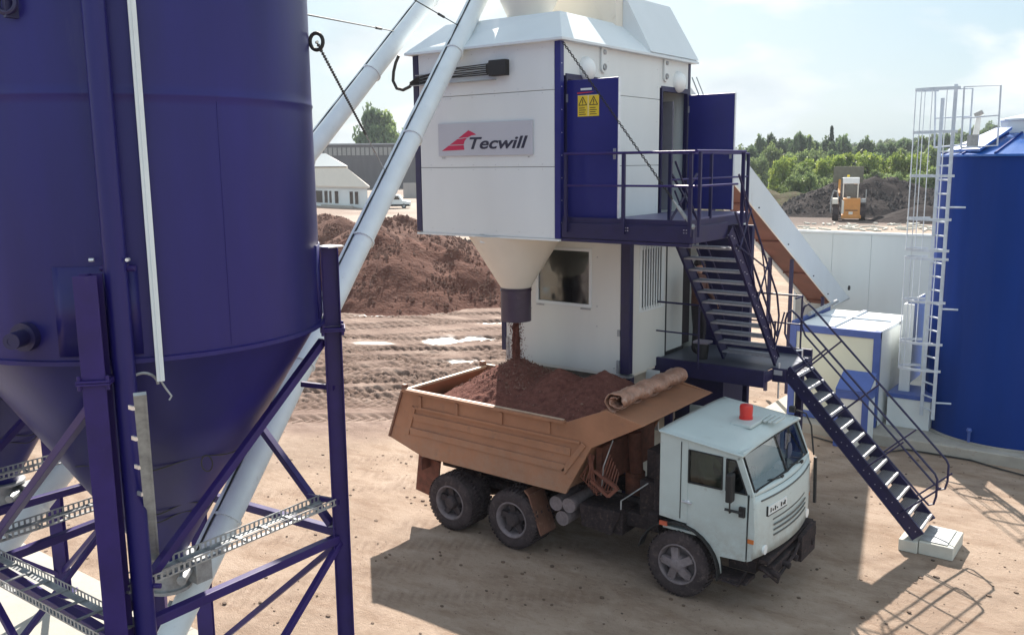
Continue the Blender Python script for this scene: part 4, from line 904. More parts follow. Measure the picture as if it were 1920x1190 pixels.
# ------------------------------------------------------------------ blue framed container
def container():
    X0, X1, Y0, Y1, Z0, Z1 = -7.25, -5.21, 20.56, 23.35, .25, 2.43
    t = thing('aggregate_container', (-6.2, 22, .24), 'pale container with blue frame and white roof sheets behind the lower stairs', 'container')
    b = MB(); b.box(X0 + .05, X1 - .01, Y0 + .03, Y1 - .03, Z0 + .1, Z1 - .1); b.build('wall', mat('cream_panel', (.62, .63, .52), .5, var=.04, scale=1), t)
    b = MB(); b.box(X1 - .0085, X1 - .002, Y0 + .12, Y1 - .02, Z0, Z1 - .02); b.build('side_wall', WHITEP, t)
    f = MB(); w = .15
    f.box(X0, X1, Y0, Y0 + .1, Z1 - .16, Z1); f.box(X0, X1, Y0, Y0 + .1, Z0, Z0 + .16)
    for x in (X0, X1 - w): f.box(x, x + w, Y0 - .004, Y0 + .104, Z0 - .002, Z1 + .003)
    f.box(X0 - .01, X0 + .05, Y0 + .1, Y1, Z1 - .1, Z1 + .06); f.build('frame', BLUEF, t, bevel=.006)
    r_ = mat('white_lid_sheet', (.80, .83, .84), .4, var=.03)
    xm, ym = -6.33, 22.2
    for (xa, xb, ya, yb) in ((X0 + .12, xm - .06, Y0 + .08, ym - .08), (xm + .06, X1 - .16, Y0 + .08, ym - .08), (X0 + .12, xm - .06, ym + .08, Y1), (xm + .06, X1 - .16, ym + .08, Y1)):
        b = MB(); b.box(xa, xb, ya, yb, Z1 - .04, Z1 - .02); b.build('lid', r_, t)
    b = MB(); b.box(X0 + .05, X1, ym - .07, ym + .07, Z1 - .09, Z1 + .02); b.box(xm - .05, xm + .05, Y0 + .1, Y1, Z1 - .088, Z1 + .022); b.box(X1 - .15, X1, Y0 + .11, Y1, Z1 - .06, Z1 + .015); b.build('roof_bar', mat('grey_roof_bar', (.50, .55, .62), .4, metal=.2), t, bevel=.005)
    b = MB(); b.tube([(X0 + .1, Y0 + 1.0, Z1 + .1), (X0 + .02, Y1 + .6, Z1 + .1)], .05, 12); b.build('roller', GALV, t, smooth=True)
    return t
container()
def step_box():
    X0, X1, Y0, Y1, Z1 = -5.82, -5.12, 19.5, 20.35, 1.62
    t = thing('step_cabinet', (-5.5, 19.9, 0), 'small blue topped cabinet with a cream panel, standing before the container', 'cabinet')
    b = MB(); b.prism([(X0, Y0, 1.33), (X1, Y0, 1.33), (X1 + .12, Y0 + .45, Z1), (X0 - .02, Y0 + .45, Z1)][:0] or [(X0, Y0, 1.30), (X0, Y0 + .55, 1.62), (X0, Y0 + .55, 1.58), (X0, Y0, 1.26)], (X1 - X0, 0, 0)); b.build('lid', BLUEF, t)
    b = MB(); b.box(X0, X0 + .1, Y0, Y0 + .05, .0, 1.255); b.box(X1 - .13, X1, Y0, Y0 + .05, 0, 1.255); b.box(X0 + .1, X1 - .13, Y0, Y0 + .049, 1.1, 1.255); b.box(X1 - .05, X1, Y0 + .05, Y0 + .55, 1.1, 1.3); b.build('frame', BLUEF, t, bevel=.004)
    b = MB(); b.box(X0 + .02, X1 - .06, Y0 + .03, Y0 + .5, .0, 1.25); b.build('panel', CREAMW, t)
    b = MB(); b.prism([(X1 - .03, Y0 + .06, 0), (X1 - .03, Y0 + .55, 0), (X1 - .03, Y0 + .55, 1.55), (X1 - .03, Y0 + .06, 1.25)], (.02, 0, 0)); b.build('side_panel', WHITEP, t)
step_box()
def side_cabinet():
    t = thing('equipment_cabinet', (-4.6, 21.6, .24), 'white equipment cabinet with a blue base between the container and the tank', 'cabinet')
    b = MB(); b.box(-4.95, -4.91, 21.3, 23.2, 1.0, 3.0); b.box(-4.91, -4.72, 21.3, 21.36, 1.0, 3.0); b.build('panel', WHITEP, t, bevel=.004)
    b = MB(); b.box(-5.1, -4.2, 21.0, 22.0, .24, .9); b.build('base', WHITEP, t, bevel=.005)
    b = MB(); b.box(-5.12, -4.18, 20.98, 22.02, .905, 1.0); b.build('top_frame', BLUEF, t, bevel=.005)
side_cabinet()
# electric cabinet seen under the landing
t = thing('electric_cabinet', (-7.2, 17.2, 0), 'small white cabinet seen under the landing edge above the cab roof', 'cabinet')
b = MB(); b.box(-7.43, -6.98, 17.0, 17.4, 0, 1.95); b.build('body', WHITEP, t, bevel=.006)
b = MB(); b.box(-6.975, -6.93, 16.98, 17.06, 0, 1.95); b.build('post', NAVYD, t)

# ------------------------------------------------------------------ blue tank and ladder
TC = (-2.72, 22.4); TR = 1.86
def tank():
    t = thing('water_tank', (TC[0], TC[1], .24), 'tall blue round tank with a low conical roof at the right edge', 'tank')
    prof = [(TR, .26)]
    b = MB(); n = 168; o = []
    vs = []
    for zz in (.25, 6.28):
        for k in range(n):
            w = 2 * PI * k / n; rib = .007 * (1 if (k % 8) in (0, 1) else 0); vs.append((TC[0] + (TR + rib) * math.cos(w), TC[1] + (TR + rib) * math.sin(w), zz))
    b.add(vs, [(k, (k + 1) % n, n + (k + 1) % n, n + k) for k in range(n)]); b.build('shell', TANKB, t, smooth=True, recalc=False)
    b = MB(); b.lathe((TC[0], TC[1], 0), (0, 0, 1), [(TR + .06, 6.24), (TR + .06, 6.285), (.74, 6.72)], 12 * 4); rf = b.build('roof', BLUER, t)
    for k in range(16):
        w = 2 * PI * (k + .3) / 16; b = MB(); p = Vector((TC[0] + (TR + .05) * math.cos(w), TC[1] + (TR + .05) * math.sin(w), 6.30)); q = Vector((TC[0] + .78 * math.cos(w), TC[1] + .78 * math.sin(w), 6.725)); b.beam(p, q, .03, .04); b.build('roof_seam', TANKB, rf)
    b = MB(); b.lathe((TC[0], TC[1], 0), (0, 0, 1), [(.74, 6.70), (.74, 6.98), (.82, 6.985), (.82, 7.02), (.1, 7.16)], 8); b.build('roof_cap', ROOFW, t)
    w0, w1 = R(214), R(244); b = MB(); v = []
    for w, r_, z in ((w0, TR + .02, 6.34), (w1, TR + .02, 6.34), (w1, .9, 6.79), (w0, .9, 6.79)): v.append((TC[0] + r_ * math.cos(w), TC[1] + r_ * math.sin(w), z))
    b.prism(v, (0, 0, .05)); b.build('roof_hatch', BLUER, t)
    b = MB(); b.lathe((TC[0], TC[1], 0), (0, 0, 1), [(TR + .02, .243), (TR + .12, .243), (TR + .12, .262), (TR + .02, .262)], 96, cap=False); b.build('base_ring', CONC, t)
    b = MB(); q = at(1776, 800, 2, .6); q = Vector((TC[0] + (TR + .06) * math.cos(R(252)), TC[1] + (TR + .06) * math.sin(R(252)), 0)); b.tube([q + z3 * .26, q + z3 * .5], .03, 8); b.ball(q + z3 * .52, .06, 8); b.build('drain_valve', BLUEF, t)
tank()
def ladder():
    y = 20.72
    t = thing('caged_ladder', (-4.2, y, .9), 'pale metal ladder with safety cage against the blue tank', 'ladder')
    xl, xr = -4.34, -4.05
    tr_ = Vector((xr - xl, -.26, 0)); L0 = Vector((xl, y + .15, 0)); R0 = L0 + tr_
    for p, zt_ in ((L0, 7.45), (R0, 7.70)):
        b = MB(); b.beam(p + z3 * .62, p + z3 * zt_, .04, .07); b.build('side_rail', ALU, t, bevel=.003)
    z = .8
    while z < 6.4:
        b = MB(); b.tube([L0 + z3 * z, R0 + z3 * z], .019, 8); b.build('rung', ALU, t, smooth=True); z += .292
    # cage: hoops stand out to the left, towards the camera
    n = Vector((tr_.y, -tr_.x, 0)).normalized(); n = n if n.x < 0 else -n
    mid = (L0 + R0) / 2; tt = tr_.normalized()
    out_ = Vector((-.92, -.38, 0)).normalized()
    def hoop(s):
        w = PI * s; return mid + tt * (-.34 * math.cos(w)) + out_ * (.62 * math.sin(w) ** .8)
    hoopz = [7.62, 6.95, 6.2, 5.42, 4.65, 3.95]
    hoopz2 = [3.85, 3.1, 2.3, 1.95]
    for zz in [7.62, 6.75, 5.85, 4.95, 4.30, 4.12, 3.2, 2.3, 1.72]:
        pts = [hoop(k / 14) + z3 * zz for k in range(15)]; b = MB()
        for a_, c_ in zip(pts[:-1], pts[1:]): b.beam(a_, c_, .01, .055)
        b.build('cage_hoop', ALU, t)
    for s in (.12, .3, .45, .6, .75, .9):
        for z0, z1 in (((4.28, 7.62)), ((1.72 if s in (.3, .45, .6) else 2.3, 4.14))):
            b = MB(); b.beam(hoop(s) + z3 * z0, hoop(s) + z3 * z1, .042, .012, up=out_); b.build('cage_bar', ALU, t)
    # guard rail above the roof
    def g(px, py, yy=20.7): return at(px, py, 1, yy)
    b = MB(); a_, c_, d_, e_ = g(1808, 163), g(1877, 160), g(1870, 273), g(1802, 277)
    b.tube([e_, a_, c_, d_, e_], .02, 8); m1, m2 = g(1804, 222), g(1873, 216); b.tube([m1, m2], .014, 8); b.build('guard_rail', ALU, t, smooth=True)
    b = MB(); f_, h_, i_ = g(1754, 168, 21.2), g(1824, 166, 21.2), g(1817, 270, 21.2); b.tube([f_, h_, i_], .018, 8); b.tube([g(1752, 277, 21.2), f_], .018, 8); b.tube([g(1752, 222, 21.2), g(1822, 218, 21.2)], .014, 8); b.tube([g(1752, 277, 21.2), i_], .018, 8); b.build('guard_rail', ALU, t, smooth=True)
    b = MB(); q = g(1822, 262); b.box(q.x - .09, q.x + .12, q.y, q.y + .06, q.z - .13, q.z + .1); b.build('latch_plate', GALV, t)
    b = MB()
    for zz in (1.0, 3.05, 5.2): b.tube([R0 + z3 * zz, R0 + z3 * zz + Vector((.32, .12, 0))], .02, 8)
    b.build('wall_bracket', ALU, t)
ladder()
# cable on the ground by the slab
b = MB(); pts = []
for px, py in ((1525, 818), (1560, 828), (1640, 850), (1700, 842), (1760, 852), (1820, 862), (1880, 880), (1925, 892)): pts.append(at(px, py, 2, .03))
b.tube(pts, .018, 6); tag(b.build('ground_cable', BLACK, smooth=True), 'black cable lying on the ground along the slab edge by the tank', 'cable')

# ------------------------------------------------------------------ tip truck
TY = 12.28
def wheel(cx, y0, w, face, front, parent):
    """face -1: outside towards -Y. y0 is the outer sidewall plane."""
    s = -face; R0 = .50
    ax = (0, s, 0); c = (cx, y0, R0)
    b = MB(); b.lathe(c, ax, [(.29, .03), (.31, .008), (.36, .0), (.43, .006), (.468, .03), (.478, .05), (.478, w - .05), (.468, w - .03), (.36, w), (.29, w - .03)], 56, cap=False)
    n = 44
    for k in range(n):
        for row, off in ((0, 0), (1, .5)):
            a = 2 * PI * (k + off) / n; ca, sa = math.cos(a), math.sin(a); wd = 2 * PI * .49 / n * .30
            ya, yb_ = (.018, w * .40) if row == 0 else (w * .60, w - .018)
            pts = []
            for (r_, yy, dt) in ((.470, ya, 0), (.490, ya + .01, 0), (.499, yb_, .35), (.47, yb_, .35)): pts.append((r_, yy, a + dt * wd / .5 * 2))
            v = []
            for sg in (-1, 1):
                for r_, yy, aa in pts:
                    t2 = aa + sg * wd / .5; v.append((cx + r_ * math.cos(t2), y0 + s * yy, R0 + r_ * math.sin(t2)))
            b.add(v, [(0, 1, 2, 3), (7, 6, 5, 4), (0, 4, 5, 1), (1, 5, 6, 2), (2, 6, 7, 3), (3, 7, 4, 0)])
    ty = b.build('tyre', RUB, parent, smooth=True); 
    depth = .16 if not front else -.0
    b = MB()
    if not front:
        b.lathe(c, ax, [(.305, .02), (.300, .008), (.285, .004), (.272, .02), (.255, .05), (.245, w * .75), (.20, w * .82), (.16, w * .84)], 48, cap=False)
        b.build('rim', RIMM, ty, smooth=True); b = MB()
        b.lathe(c, ax, [(.16, w * .84), (.15, .12), (.115, .10), (.11, .03), (.09, .0), (.03, -.01)], 24)
        for k in range(5):
            a = 2 * PI * k / 5 + .4; p = Vector((cx + .1 * math.cos(a), y0 + s * .12, R0 + .1 * math.sin(a))); q = Vector((cx + .25 * math.cos(a), y0 + s * .09, R0 + .25 * math.sin(a))); b.beam(p, q, .10, .06, up=(0, 1, 0))
    else:
        b.lathe(c, ax, [(.305, .02), (.300, .004), (.285, .0), (.27, .02), (.262, .06), (.25, .15), (.05, .16)], 48, cap=False)
        b.lathe(c, ax, [(.13, .15), (.125, .02), (.10, -.02), (.06, -.035), (.02, -.04)], 24)
        for k in range(5):
            a = 2 * PI * k / 5 + PI / 2 + .2; p = Vector((cx + .08 * math.cos(a), y0 + s * .01, R0 + .08 * math.sin(a))); q = Vector((cx + .245 * math.cos(a), y0 + s * .045, R0 + .245 * math.sin(a))); b.beam(p, q, .11, .07, up=(0, 1, 0))
            b.ball((cx + .25 * math.cos(a), y0 + s * .01, R0 + .25 * math.sin(a)), .026, 6)
    b.build('rim' if front else 'hub', RIMM if front else HUBM, ty, smooth=True)
    return ty
def truck():
    t = thing('tip_truck', (-7.2, TY, 0), 'pale green cab tip truck with an ochre dump body, being loaded under the hopper', 'dump truck')
    for i, cx in enumerate((-9.66, -8.35)):
        for y0, f in ((11.05, -1), (11.37, -1), (13.51, 1), (13.19, 1)): wheel(cx, y0, .26, f, False, t)
    for y0, f in ((11.13, -1), (13.43, 1)): wheel(-5.43, y0, .28, f, True, t)
    # ---- body
    side = [(-10.69, 2.33), (-11.08, 1.42), (-10.30, 1.19), (-7.32, 1.16), (-6.86, 1.98), (-5.97, 2.47), (-6.62, 2.60), (-7.30, 2.31)]
    yn, yf = 11.10, 13.44
    body = MB(); th = .05
    for y in (yn, yf - th): body.prism([(x, y, z) for x, z in side], (0, th, 0))
    body.box(-10.3, -7.34, yn + th, yf - th, 1.20, 1.25)
    body.prism([(-10.70, yn + th, 2.30), (-11.06, yn + th, 1.42), (-10.3, yn + th, 1.215), (-10.3, yn + th, 1.26), (-10.98, yn + th, 1.45), (-10.64, yn + th, 2.30)], (0, yf - yn - 2 * th, 0))
    body.prism([(-7.34, yn + th, 1.20), (-6.9, yn + th, 1.99), (-6.95, yn + th, 2.03), (-7.40, yn + th, 1.25)], (0, yf - yn - 2 * th, 0))
    body.prism([(-6.9, yn + th, 1.99), (-6.95, yn + th, 2.03), (-6.72, yn + th, 2.56), (-6.67, yn + th, 2.56)], (0, yf - yn - 2 * th, 0))
    body.prism([(-6.72, yn + th, 2.535), (-5.99, yn + th, 2.455), (-5.99, yn + th, 2.475), (-6.72, yn + th, 2.57)], (0, yf - yn - 2 * th, 0))
    bd = body.build('dump_body', BED, t, bevel=.004)
    b = MB(); b.box(-10.62, -7.33, yn + th + .002, yn + th + .01, 1.26, 2.26); b.box(-10.6, -7.0, yf - th - .01, yf - th - .002, 1.26, 2.26); b.build('inner_lining', BEDIN, bd)
    # ribs pressed into the near and far side
    for yy, sg in ((yn, -1), (yf, 1)):
        b = MB(); o = .028 * sg
        def strip(p, q, w, up=(0, 1, 0)):
            b.beam((p[0], yy + o / 2, p[1]), (q[0], yy + o / 2, q[1]), w, abs(o) + .002, up=up)
        strip((-10.42, 2.05), (-7.05, 2.03), .05); strip((-10.52, 1.83), (-7.18, 1.80), .075) if False else None
        strip((-10.46, 1.88), (-7.22, 1.86), .13); strip((-10.55, 1.62), (-7.32, 1.58), .12)
        strip((-10.45, 2.06), (-10.64, 1.55), .10); strip((-6.98, 2.02), (-7.36, 1.50), .09)
        b.build('side_rib', BED, bd, bevel=.01)
        b = MB()
        for x in (-10.30, -9.48, -8.55, -7.62): b.box(x - .03, x + .03, yy + (-.03 if sg < 0 else 0), yy + (0 if sg < 0 else .03), 2.07, 2.27)
        b.build('stiffener', BED, bd, bevel=.005)
        b = MB(); b.beam((-10.70, yy + .012 * sg, 2.325), (-7.32, yy + .012 * sg, 2.305), .085, .05); b.build('top_flange', BED, bd, bevel=.006)
        b = MB(); b.beam((-10.68, yy + (.02 if sg < 0 else -.02), 2.353), (-7.36, yy + (.02 if sg < 0 else -.02), 2.334), .05, .012); b.build('worn_edge', BEDEDGE, bd)
        b = MB(); b.beam((-10.72, yy + .01 * sg, 2.32), (-11.07, yy + .01 * sg, 1.43), .04, .03, up=(0, 1, 0)); b.build('rear_edge', BEDIN, bd)
    b = MB(); b.box(-10.73, -10.66, yn + .05, yf - .05, 2.30, 2.335); b.build('rear_rim', BEDEDGE, bd)
    b = MB(); b.box(-10.78, -10.70, yf - .12, yf - .02, 2.2, 2.42); b.box(-10.74, -10.66, yn + .0, yn + .07, 2.33, 2.42); b.build('rear_post', BEDIN, bd)
    # ---- chassis
    b = MB()
    for y in (11.86, 12.62): b.box(-10.5, -4.3, y, y + .08, .78, 1.04)
    for x in (-10.45, -9.0, -7.6, -6.2, -4.5): b.box(x, x + .1, 11.94, 12.62, .80, 1.0)
    b.box(-10.2, -7.5, 11.9, 12.66, 1.05, 1.16); b.build('chassis_frame', CHAS, t, bevel=.006)
    b = MB()
    for x in (-9.66, -8.35, -5.43):
        b = MB(); b.tube([(x, 11.2, .5), (x, 13.36, .5)], .075, 12)
        if x < -6: b.ball((x, 12.28, .52), .24, 12)
        b.build('axle', CHAS, t, smooth=True)
    for y in (11.72, 12.74): b = MB(); b.box(-9.7, -8.3, y, y + .1, .66, .78); b.build('leaf_spring', CHAS, t)
    b = MB()
    for i, (x, z) in enumerate(((-7.62, .88), (-7.38, .90), (-7.5, .66))): b.tube([(x, 11.28, z), (x, 12.0, z)], .12, 20)
    b.build('air_tank', RIMM, t, smooth=True)
    b = MB(); b.box(-7.2, -6.45, 11.35, 11.85, .60, .98); b.prism([(-7.2, 11.3, .97), (-7.15, 11.3, .62), (-6.62, 11.3, .58), (-6.45, 11.3, .99)], (0, .06, 0)); b.build('battery_box', CHAS, t, bevel=.02)
    b = MB(); b.beam((-10.32, 11.32, 1.1), (-10.42, 11.32, .42), .5, .03, up=(0, 1, 0)); b.box(-10.36, -10.3, 11.08, 11.6, .95, 1.16); b.build('mudflap', RUST, t)
    b = MB(); b.beam((-8.02, 11.3, .98), (-7.78, 11.3, .36), .42, .025, up=(1, 0, .3)); b.beam((-8.1, 11.3, 1.05), (-8.02, 11.3, .98), .42, .03, up=(1, 0, .3)); b.build('mudflap', BEDIN, t)
    b = MB()
    for cx in (-10.05, -9.78): b.ball((cx, 11.5, 1.12), .016, 6)
    b.build('bolt', NOSE, t)
    # lift ram, pipes and cage between body and cab
    b = MB(); b.tube([(-6.7, 12.28, .9), (-6.78, 12.28, 1.95)], .11, 16); b.tube([(-6.75, 12.28, .9), (-6.75, 12.28, 1.3)], .16, 16)
    b.beam((-7.0, 11.25, 1.85), (-6.95, 11.3, 1.35), .06, .05); b.beam((-6.95, 11.25, 1.42), (-6.62, 11.22, 1.24), .05, .05); b.beam((-6.88, 11.25, 1.58), (-6.48, 11.22, 1.40), .05, .05); b.beam((-6.62, 11.22, 1.24), (-6.46, 11.22, 1.40), .05, .05)
    for k in range(7):
        w0 = rng.random(3); b.tube([(-7.02 + .1 * w0[0], 11.3, 1.8), (-7.12 + .12 * k * .4, 11.22, 1.45 - .04 * k), (-6.9 + .06 * k, 11.25, 1.22 + .02 * k), (-6.7 + .03 * k, 11.35, 1.9 - .05 * k)], .012, 5)
    b.box(-6.95, -6.86, 11.4, 13.1, 1.3, 1.9); b.build('tipping_gear', RUST, t, smooth=False)
    b = MB(); b.box(-6.25, -5.85, 11.5, 13.0, .95, 1.5); b.box(-6.2, -5.95, 11.62, 12.2, 1.5, 1.95); b.tube([(-5.9, 11.5, .9), (-5.9, 11.5, 2.0)], .09, 14); b.box(-6.6, -5.8, 11.5, 12.9, .72, .95); b.tube([(-6.1, 12.6, 1.4), (-6.1, 12.6, 2.2)], .14, 14); b.box(-6.0, -5.82, 11.3, 11.5, .82, 1.1); b.build('engine_block', CHAS, t, bevel=.02)
    b = MB(); b.tube([(-6.45, 11.3, 1.18), (-6.3, 11.28, 1.3), (-6.0, 11.3, 1.55)], .01, 6); b.tube([(-6.8, 11.3, 1.2), (-6.7, 11.2, 1.7), (-6.6, 11.3, 2.1)], .01, 6); b.tube([(-6.45, 11.3, 1.18), (-6.44, 11.28, 1.05)], .012, 6); b.build('brake_pipe', GALV, t)
    b = MB(); b.box(-6.22, -5.98, 13.1, 13.16, 1.2, 2.3); b.build('rear_cab_panel', CAB, t)
    # ---- cab
    cx0 = -5.74; yN, yF = 11.16, 13.36
    def cabside(y):
        return [(cx0, y, 1.17), (cx0 + .02, y, 2.36), (-4.55, y, 2.28), (-4.33, y, 1.74), (-4.36, y, .88), (-4.93, y, .80)]
    # shell pieces so the windows are real openings
    c = MB()
    for y, dy in ((yN, .035), (yF, -.035)):
        c.prism([(cx0, y, 1.17), (cx0, y, 2.44), (-5.30, y, 2.385), (-5.30, y, 1.14), (-5.47, y, 1.15)], (0, dy, 0))            # rear quarter
        c.prism([(-5.30, y, 2.235), (-5.30, y, 2.385), (-4.53, y, 2.29), (-4.55, y, 2.215)], (0, dy, 0))                     # above windows
        arch = [(-5.30, y, 1.14)]
        for k in range(7): w = R(80 - k * 12.5); arch.append((-5.43 + .66 * math.cos(w), y, .47 + .66 * math.sin(w)))
        c.prism([(-4.42, y, 1.76), (-5.30, y, 1.76)] + arch + [(-4.80, y, .78), (-4.42, y, .80)], (0, dy, 0))                # door skin below windows
        c.prism([(-4.79, y, 1.76), (-4.73, y, 1.76), (-4.73, y, 2.215), (-4.79, y, 2.215)], (0, dy, 0))                        # window divider
        c.prism([(-4.42, y, 1.76), (-4.33, y, 1.76), (-4.53, y, 2.29), (-4.60, y, 2.215)], (0, dy, 0))                         # A pillar
        c.prism([(-4.405, y, .80), (-4.405, y, 1.76), (-4.33, y, 1.76), (-4.30, y, 1.2), (-4.33, y, .84)], (0, dy, 0))           # front corner
    c.box(cx0, cx0 + .035, yN + .036, yF - .036, 1.17, 2.43)
    c.box(cx0 + .04, -4.42, yN + .04, yF - .04, .98, 1.02)
    cabo = c.build('cab', CAB, t, bevel=.008)
    # roof: crowned sheet
    nx, ny = 10, 16; P = np.zeros((nx + 1, ny + 1, 3))
    for i in range(nx + 1):
        for j in range(ny + 1):
            u = i / nx; v = j / ny; x = cx0 - .02 + u * (1.27); y = yN - .015 + v * (yF - yN + .03)
            e = (1 - (2 * v - 1) ** 4) * (1 - (2 * u - 1) ** 6 * .8); P[i, j] = (x, y, 2.445 - .15 * u + .10 * e)
    b = MB(); idx = lambda i, j: i * (ny + 1) + j
    b.add(P.reshape(-1, 3), [(idx(i, j), idx(i + 1, j), idx(i + 1, j + 1), idx(i, j + 1)) for i in range(nx) for j in range(ny)])
    rf = b.build('roof', CAB, cabo, smooth=True); sm = rf.modifiers.new('solid', 'SOLIDIFY'); sm.thickness = .03
    b = MB(); b.tube([(cx0 - .01, yN - .022, 2.435), (-4.50, yN - .022, 2.288)], .014, 8); b.tube([(cx0 - .01, yF + .022, 2.435), (-4.50, yF + .022, 2.288)], .014, 8); b.build('drip_rail', CAB, cabo, smooth=True)
    b = MB()
    for k in range(4): x = -4.78 + k * .075; b.box(x, x + .05, 12.35, 12.75, 2.445, 2.475)
    b.box(-5.05, -4.72, 11.95, 12.5, 2.43, 2.478); b.build('roof_hatch', CAB, rf, bevel=.01)
    b = MB()
    for x in (-5.5, -5.36): b.box(x, x + .03, 11.9, 12.9, 2.466, 2.485)
    b.build('roof_rib', CAB, rf, bevel=.008)
    b = MB(); b.lathe((-4.93, 12.28, 2.478), (0, 0, 1), [(.10, 0), (.10, .035), (.092, .04), (.098, .17), (.09, .205), (.03, .22)], 20); bc = b.build('beacon', RED, cabo, smooth=True)
    # front with slight forward bulge
    def fx(y, z):                                   # front skin position
        v = (y - TY) / (yF - yN) * 2; return -4.33 + .13 * (1 - v * v) + (.03 if z < 1.3 else 0) * (1 - v * v)
    rows = [.86, 1.0, 1.3, 1.62, 1.735]; cols = [yN + (yF - yN) * k / 14 for k in range(15)]
    b = MB(); vs = [(fx(y, z) - (.02 if z > 1.7 else 0), y, z) for z in rows for y in cols]
    b.add(vs, [(r_ * 15 + k, r_ * 15 + k + 1, (r_ + 1) * 15 + k + 1, (r_ + 1) * 15 + k) for r_ in range(4) for k in range(14)])
    fr = b.build('front_panel', CAB, cabo, smooth=True); sm = fr.modifiers.new('solid', 'SOLIDIFY'); sm.thickness = .03; sm.offset = 0
    b = MB(); vs = []
    for y in cols: vs += [(fx(y, 1.7) - .03, y, 1.735), (-4.36 + .06 * (1 - ((y - TY) / 1.1) ** 2), y, 1.79)]
    b.add(vs, [(2 * k, 2 * k + 1, 2 * k + 3, 2 * k + 2) for k in range(14)]); o = b.build('cowl', CAB, cabo, smooth=True); sm = o.modifiers.new('solid', 'SOLIDIFY'); sm.thickness = .02
    b = MB()
    for a, c_ in zip(cols[1:-1], cols[2:-1]): b.beam((fx(a, 1.6) + .017, a, 1.655), (fx(c_, 1.6) + .017, c_, 1.655), .012, .02)
    for r_ in range(4):
        z = 1.08 + r_ * .075
        for a, c_ in zip(cols[3:-4], cols[4:-3]): b.beam((fx(a, z) + .016, a, z), (fx(c_, z) + .014, c_, z), .008, .022)
    b.build('grille_slot', mat('grey_slots', (.10, .105, .10), .6), fr)
    b = MB()
    for y in (11.42, 13.05): b = MB(); b.tube([(fx(y, .9), y, .93), (fx(y, .9) + .03, y, .93)], .07, 20); b.build('headlight', LAMPW, fr, smooth=True)
    # number plate with dark rim and marks
    b = MB(); b.beam((fx(11.5, 1.45) + .022, 11.47, 1.47), (fx(12.0, 1.45) + .022, 12.02, 1.47), .012, .125); pl_ = b.build('number_plate', WHITEP, fr)
    b = MB()
    for k, (yy, hh) in enumerate(((11.54, .06), (11.60, .05), (11.66, .06), (11.72, .04), (11.84, .06), (11.91, .05), (11.95, .06))):
        xx = fx(yy, 1.45) + .032; b.box(xx - .003, xx + .003, yy - .012, yy + .012, 1.47 - hh / 2, 1.47 + hh / 2 - .02 * (k % 2))
    b.beam((fx(11.5, 1.45) + .024, 11.465, 1.402), (fx(12.0, 1.45) + .024, 12.02, 1.402), .02, .010); b.box(fx(11.46, 1.4) + .012, fx(11.46, 1.4) + .035, 11.45, 11.466, 1.40, 1.54); b.build('plate_marks', BLACK, pl_)
    # windscreen
    b = MB(); g0 = [(-4.355, yN + .07, 1.79), (-4.30, TY, 1.80), (-4.355, yF - .07, 1.79)]; g1 = [(-4.545, yN + .10, 2.265), (-4.50, TY, 2.30), (-4.545, yF - .10, 2.265)]
    b.add(g0 + g1, [(0, 1, 4, 3), (1, 2, 5, 4)]); b.build('windscreen', cabglass, cabo)
    b = MB(); loop = g0 + g1[::-1] + [g0[0]]; b.tube([Vector(p) + Vector((.012, 0, 0)) for p in loop], .014, 6, cap=False); b.tube([Vector(g0[1]) + Vector((.01, 0, 0)), Vector(g1[1]) + Vector((.01, 0, 0))], .012, 6); b.build('windscreen_seal', BLACK, cabo)
    b = MB(); b.beam((-4.55, yN + .03, 2.30), (-4.55, yF - .03, 2.30), .09, .05); b.build('header', CAB, cabo, bevel=.01)
    b = MB()
    for y0_, y1_ in ((11.75, 12.05), (12.55, 12.85)): b.tube([(-4.27, y0_ + .3, 1.79), (-4.31, y0_ - .02, 1.83)], .009, 6); b.box(-4.29, -4.26, y0_ + .26, y0_ + .34, 1.77, 1.81)
    b.build('wiper', BLACK, cabo)
    for y, sg in ((yN + .015, -1), (yF - .015, 1)):
        b = MB(); b.box(-5.28, -4.79, y - .004, y + .004, 1.765, 2.23); b.prism([(-4.73, y - .004, 1.765), (-4.43, y - .004, 1.765), (-4.60, y - .004, 2.21), (-4.73, y - .004, 2.21)], (0, .008, 0)); b.build('side_window', cabglass, cabo)
        b = MB(); yy = y + sg * .018
        for p, q in (((-5.29, 1.76), (-5.29, 2.235)), ((-5.29, 2.235), (-4.79, 2.22)), ((-4.79, 2.22), (-4.79, 1.76)), ((-5.29, 1.76), (-4.79, 1.76)), ((-4.73, 1.76), (-4.73, 2.21)), ((-4.73, 2.21), (-4.60, 2.205)), ((-4.60, 2.205), (-4.425, 1.76)), ((-4.425, 1.76), (-4.73, 1.76)), ((-4.41, .84), (-4.395, 1.76)), ((-5.41, 1.2), (-5.405, 2.33))): b.tube([(p[0], yy, p[1]), (q[0], yy, q[1])], .007 if p[0] in (-4.41, -5.41) else .012, 6)
        b.build('window_seal', BLACK, cabo)
        b = MB(); b.box(-5.39, -5.33, yy + .012 * sg - .004, yy + .012 * sg + .004, 1.455, 1.475); b.tube([(-5.36, yy + .02 * sg, 1.465), (-5.22, yy + .03 * sg, 1.465)], .014, 8); b.ball((-5.30, yy + .004 * sg, 1.468), .05, 10, sy=.25, sz=.6); b.build('door_handle', NOSE, cabo)
        b = MB(); b.box(-4.375, -4.30, yy - .003, yy + .006, 1.10, 1.15) if sg > 0 else b.box(-4.395, -4.31, yy - .008, yy + .003, 1.08, 1.14); b.build('side_marker', ORPL, cabo)
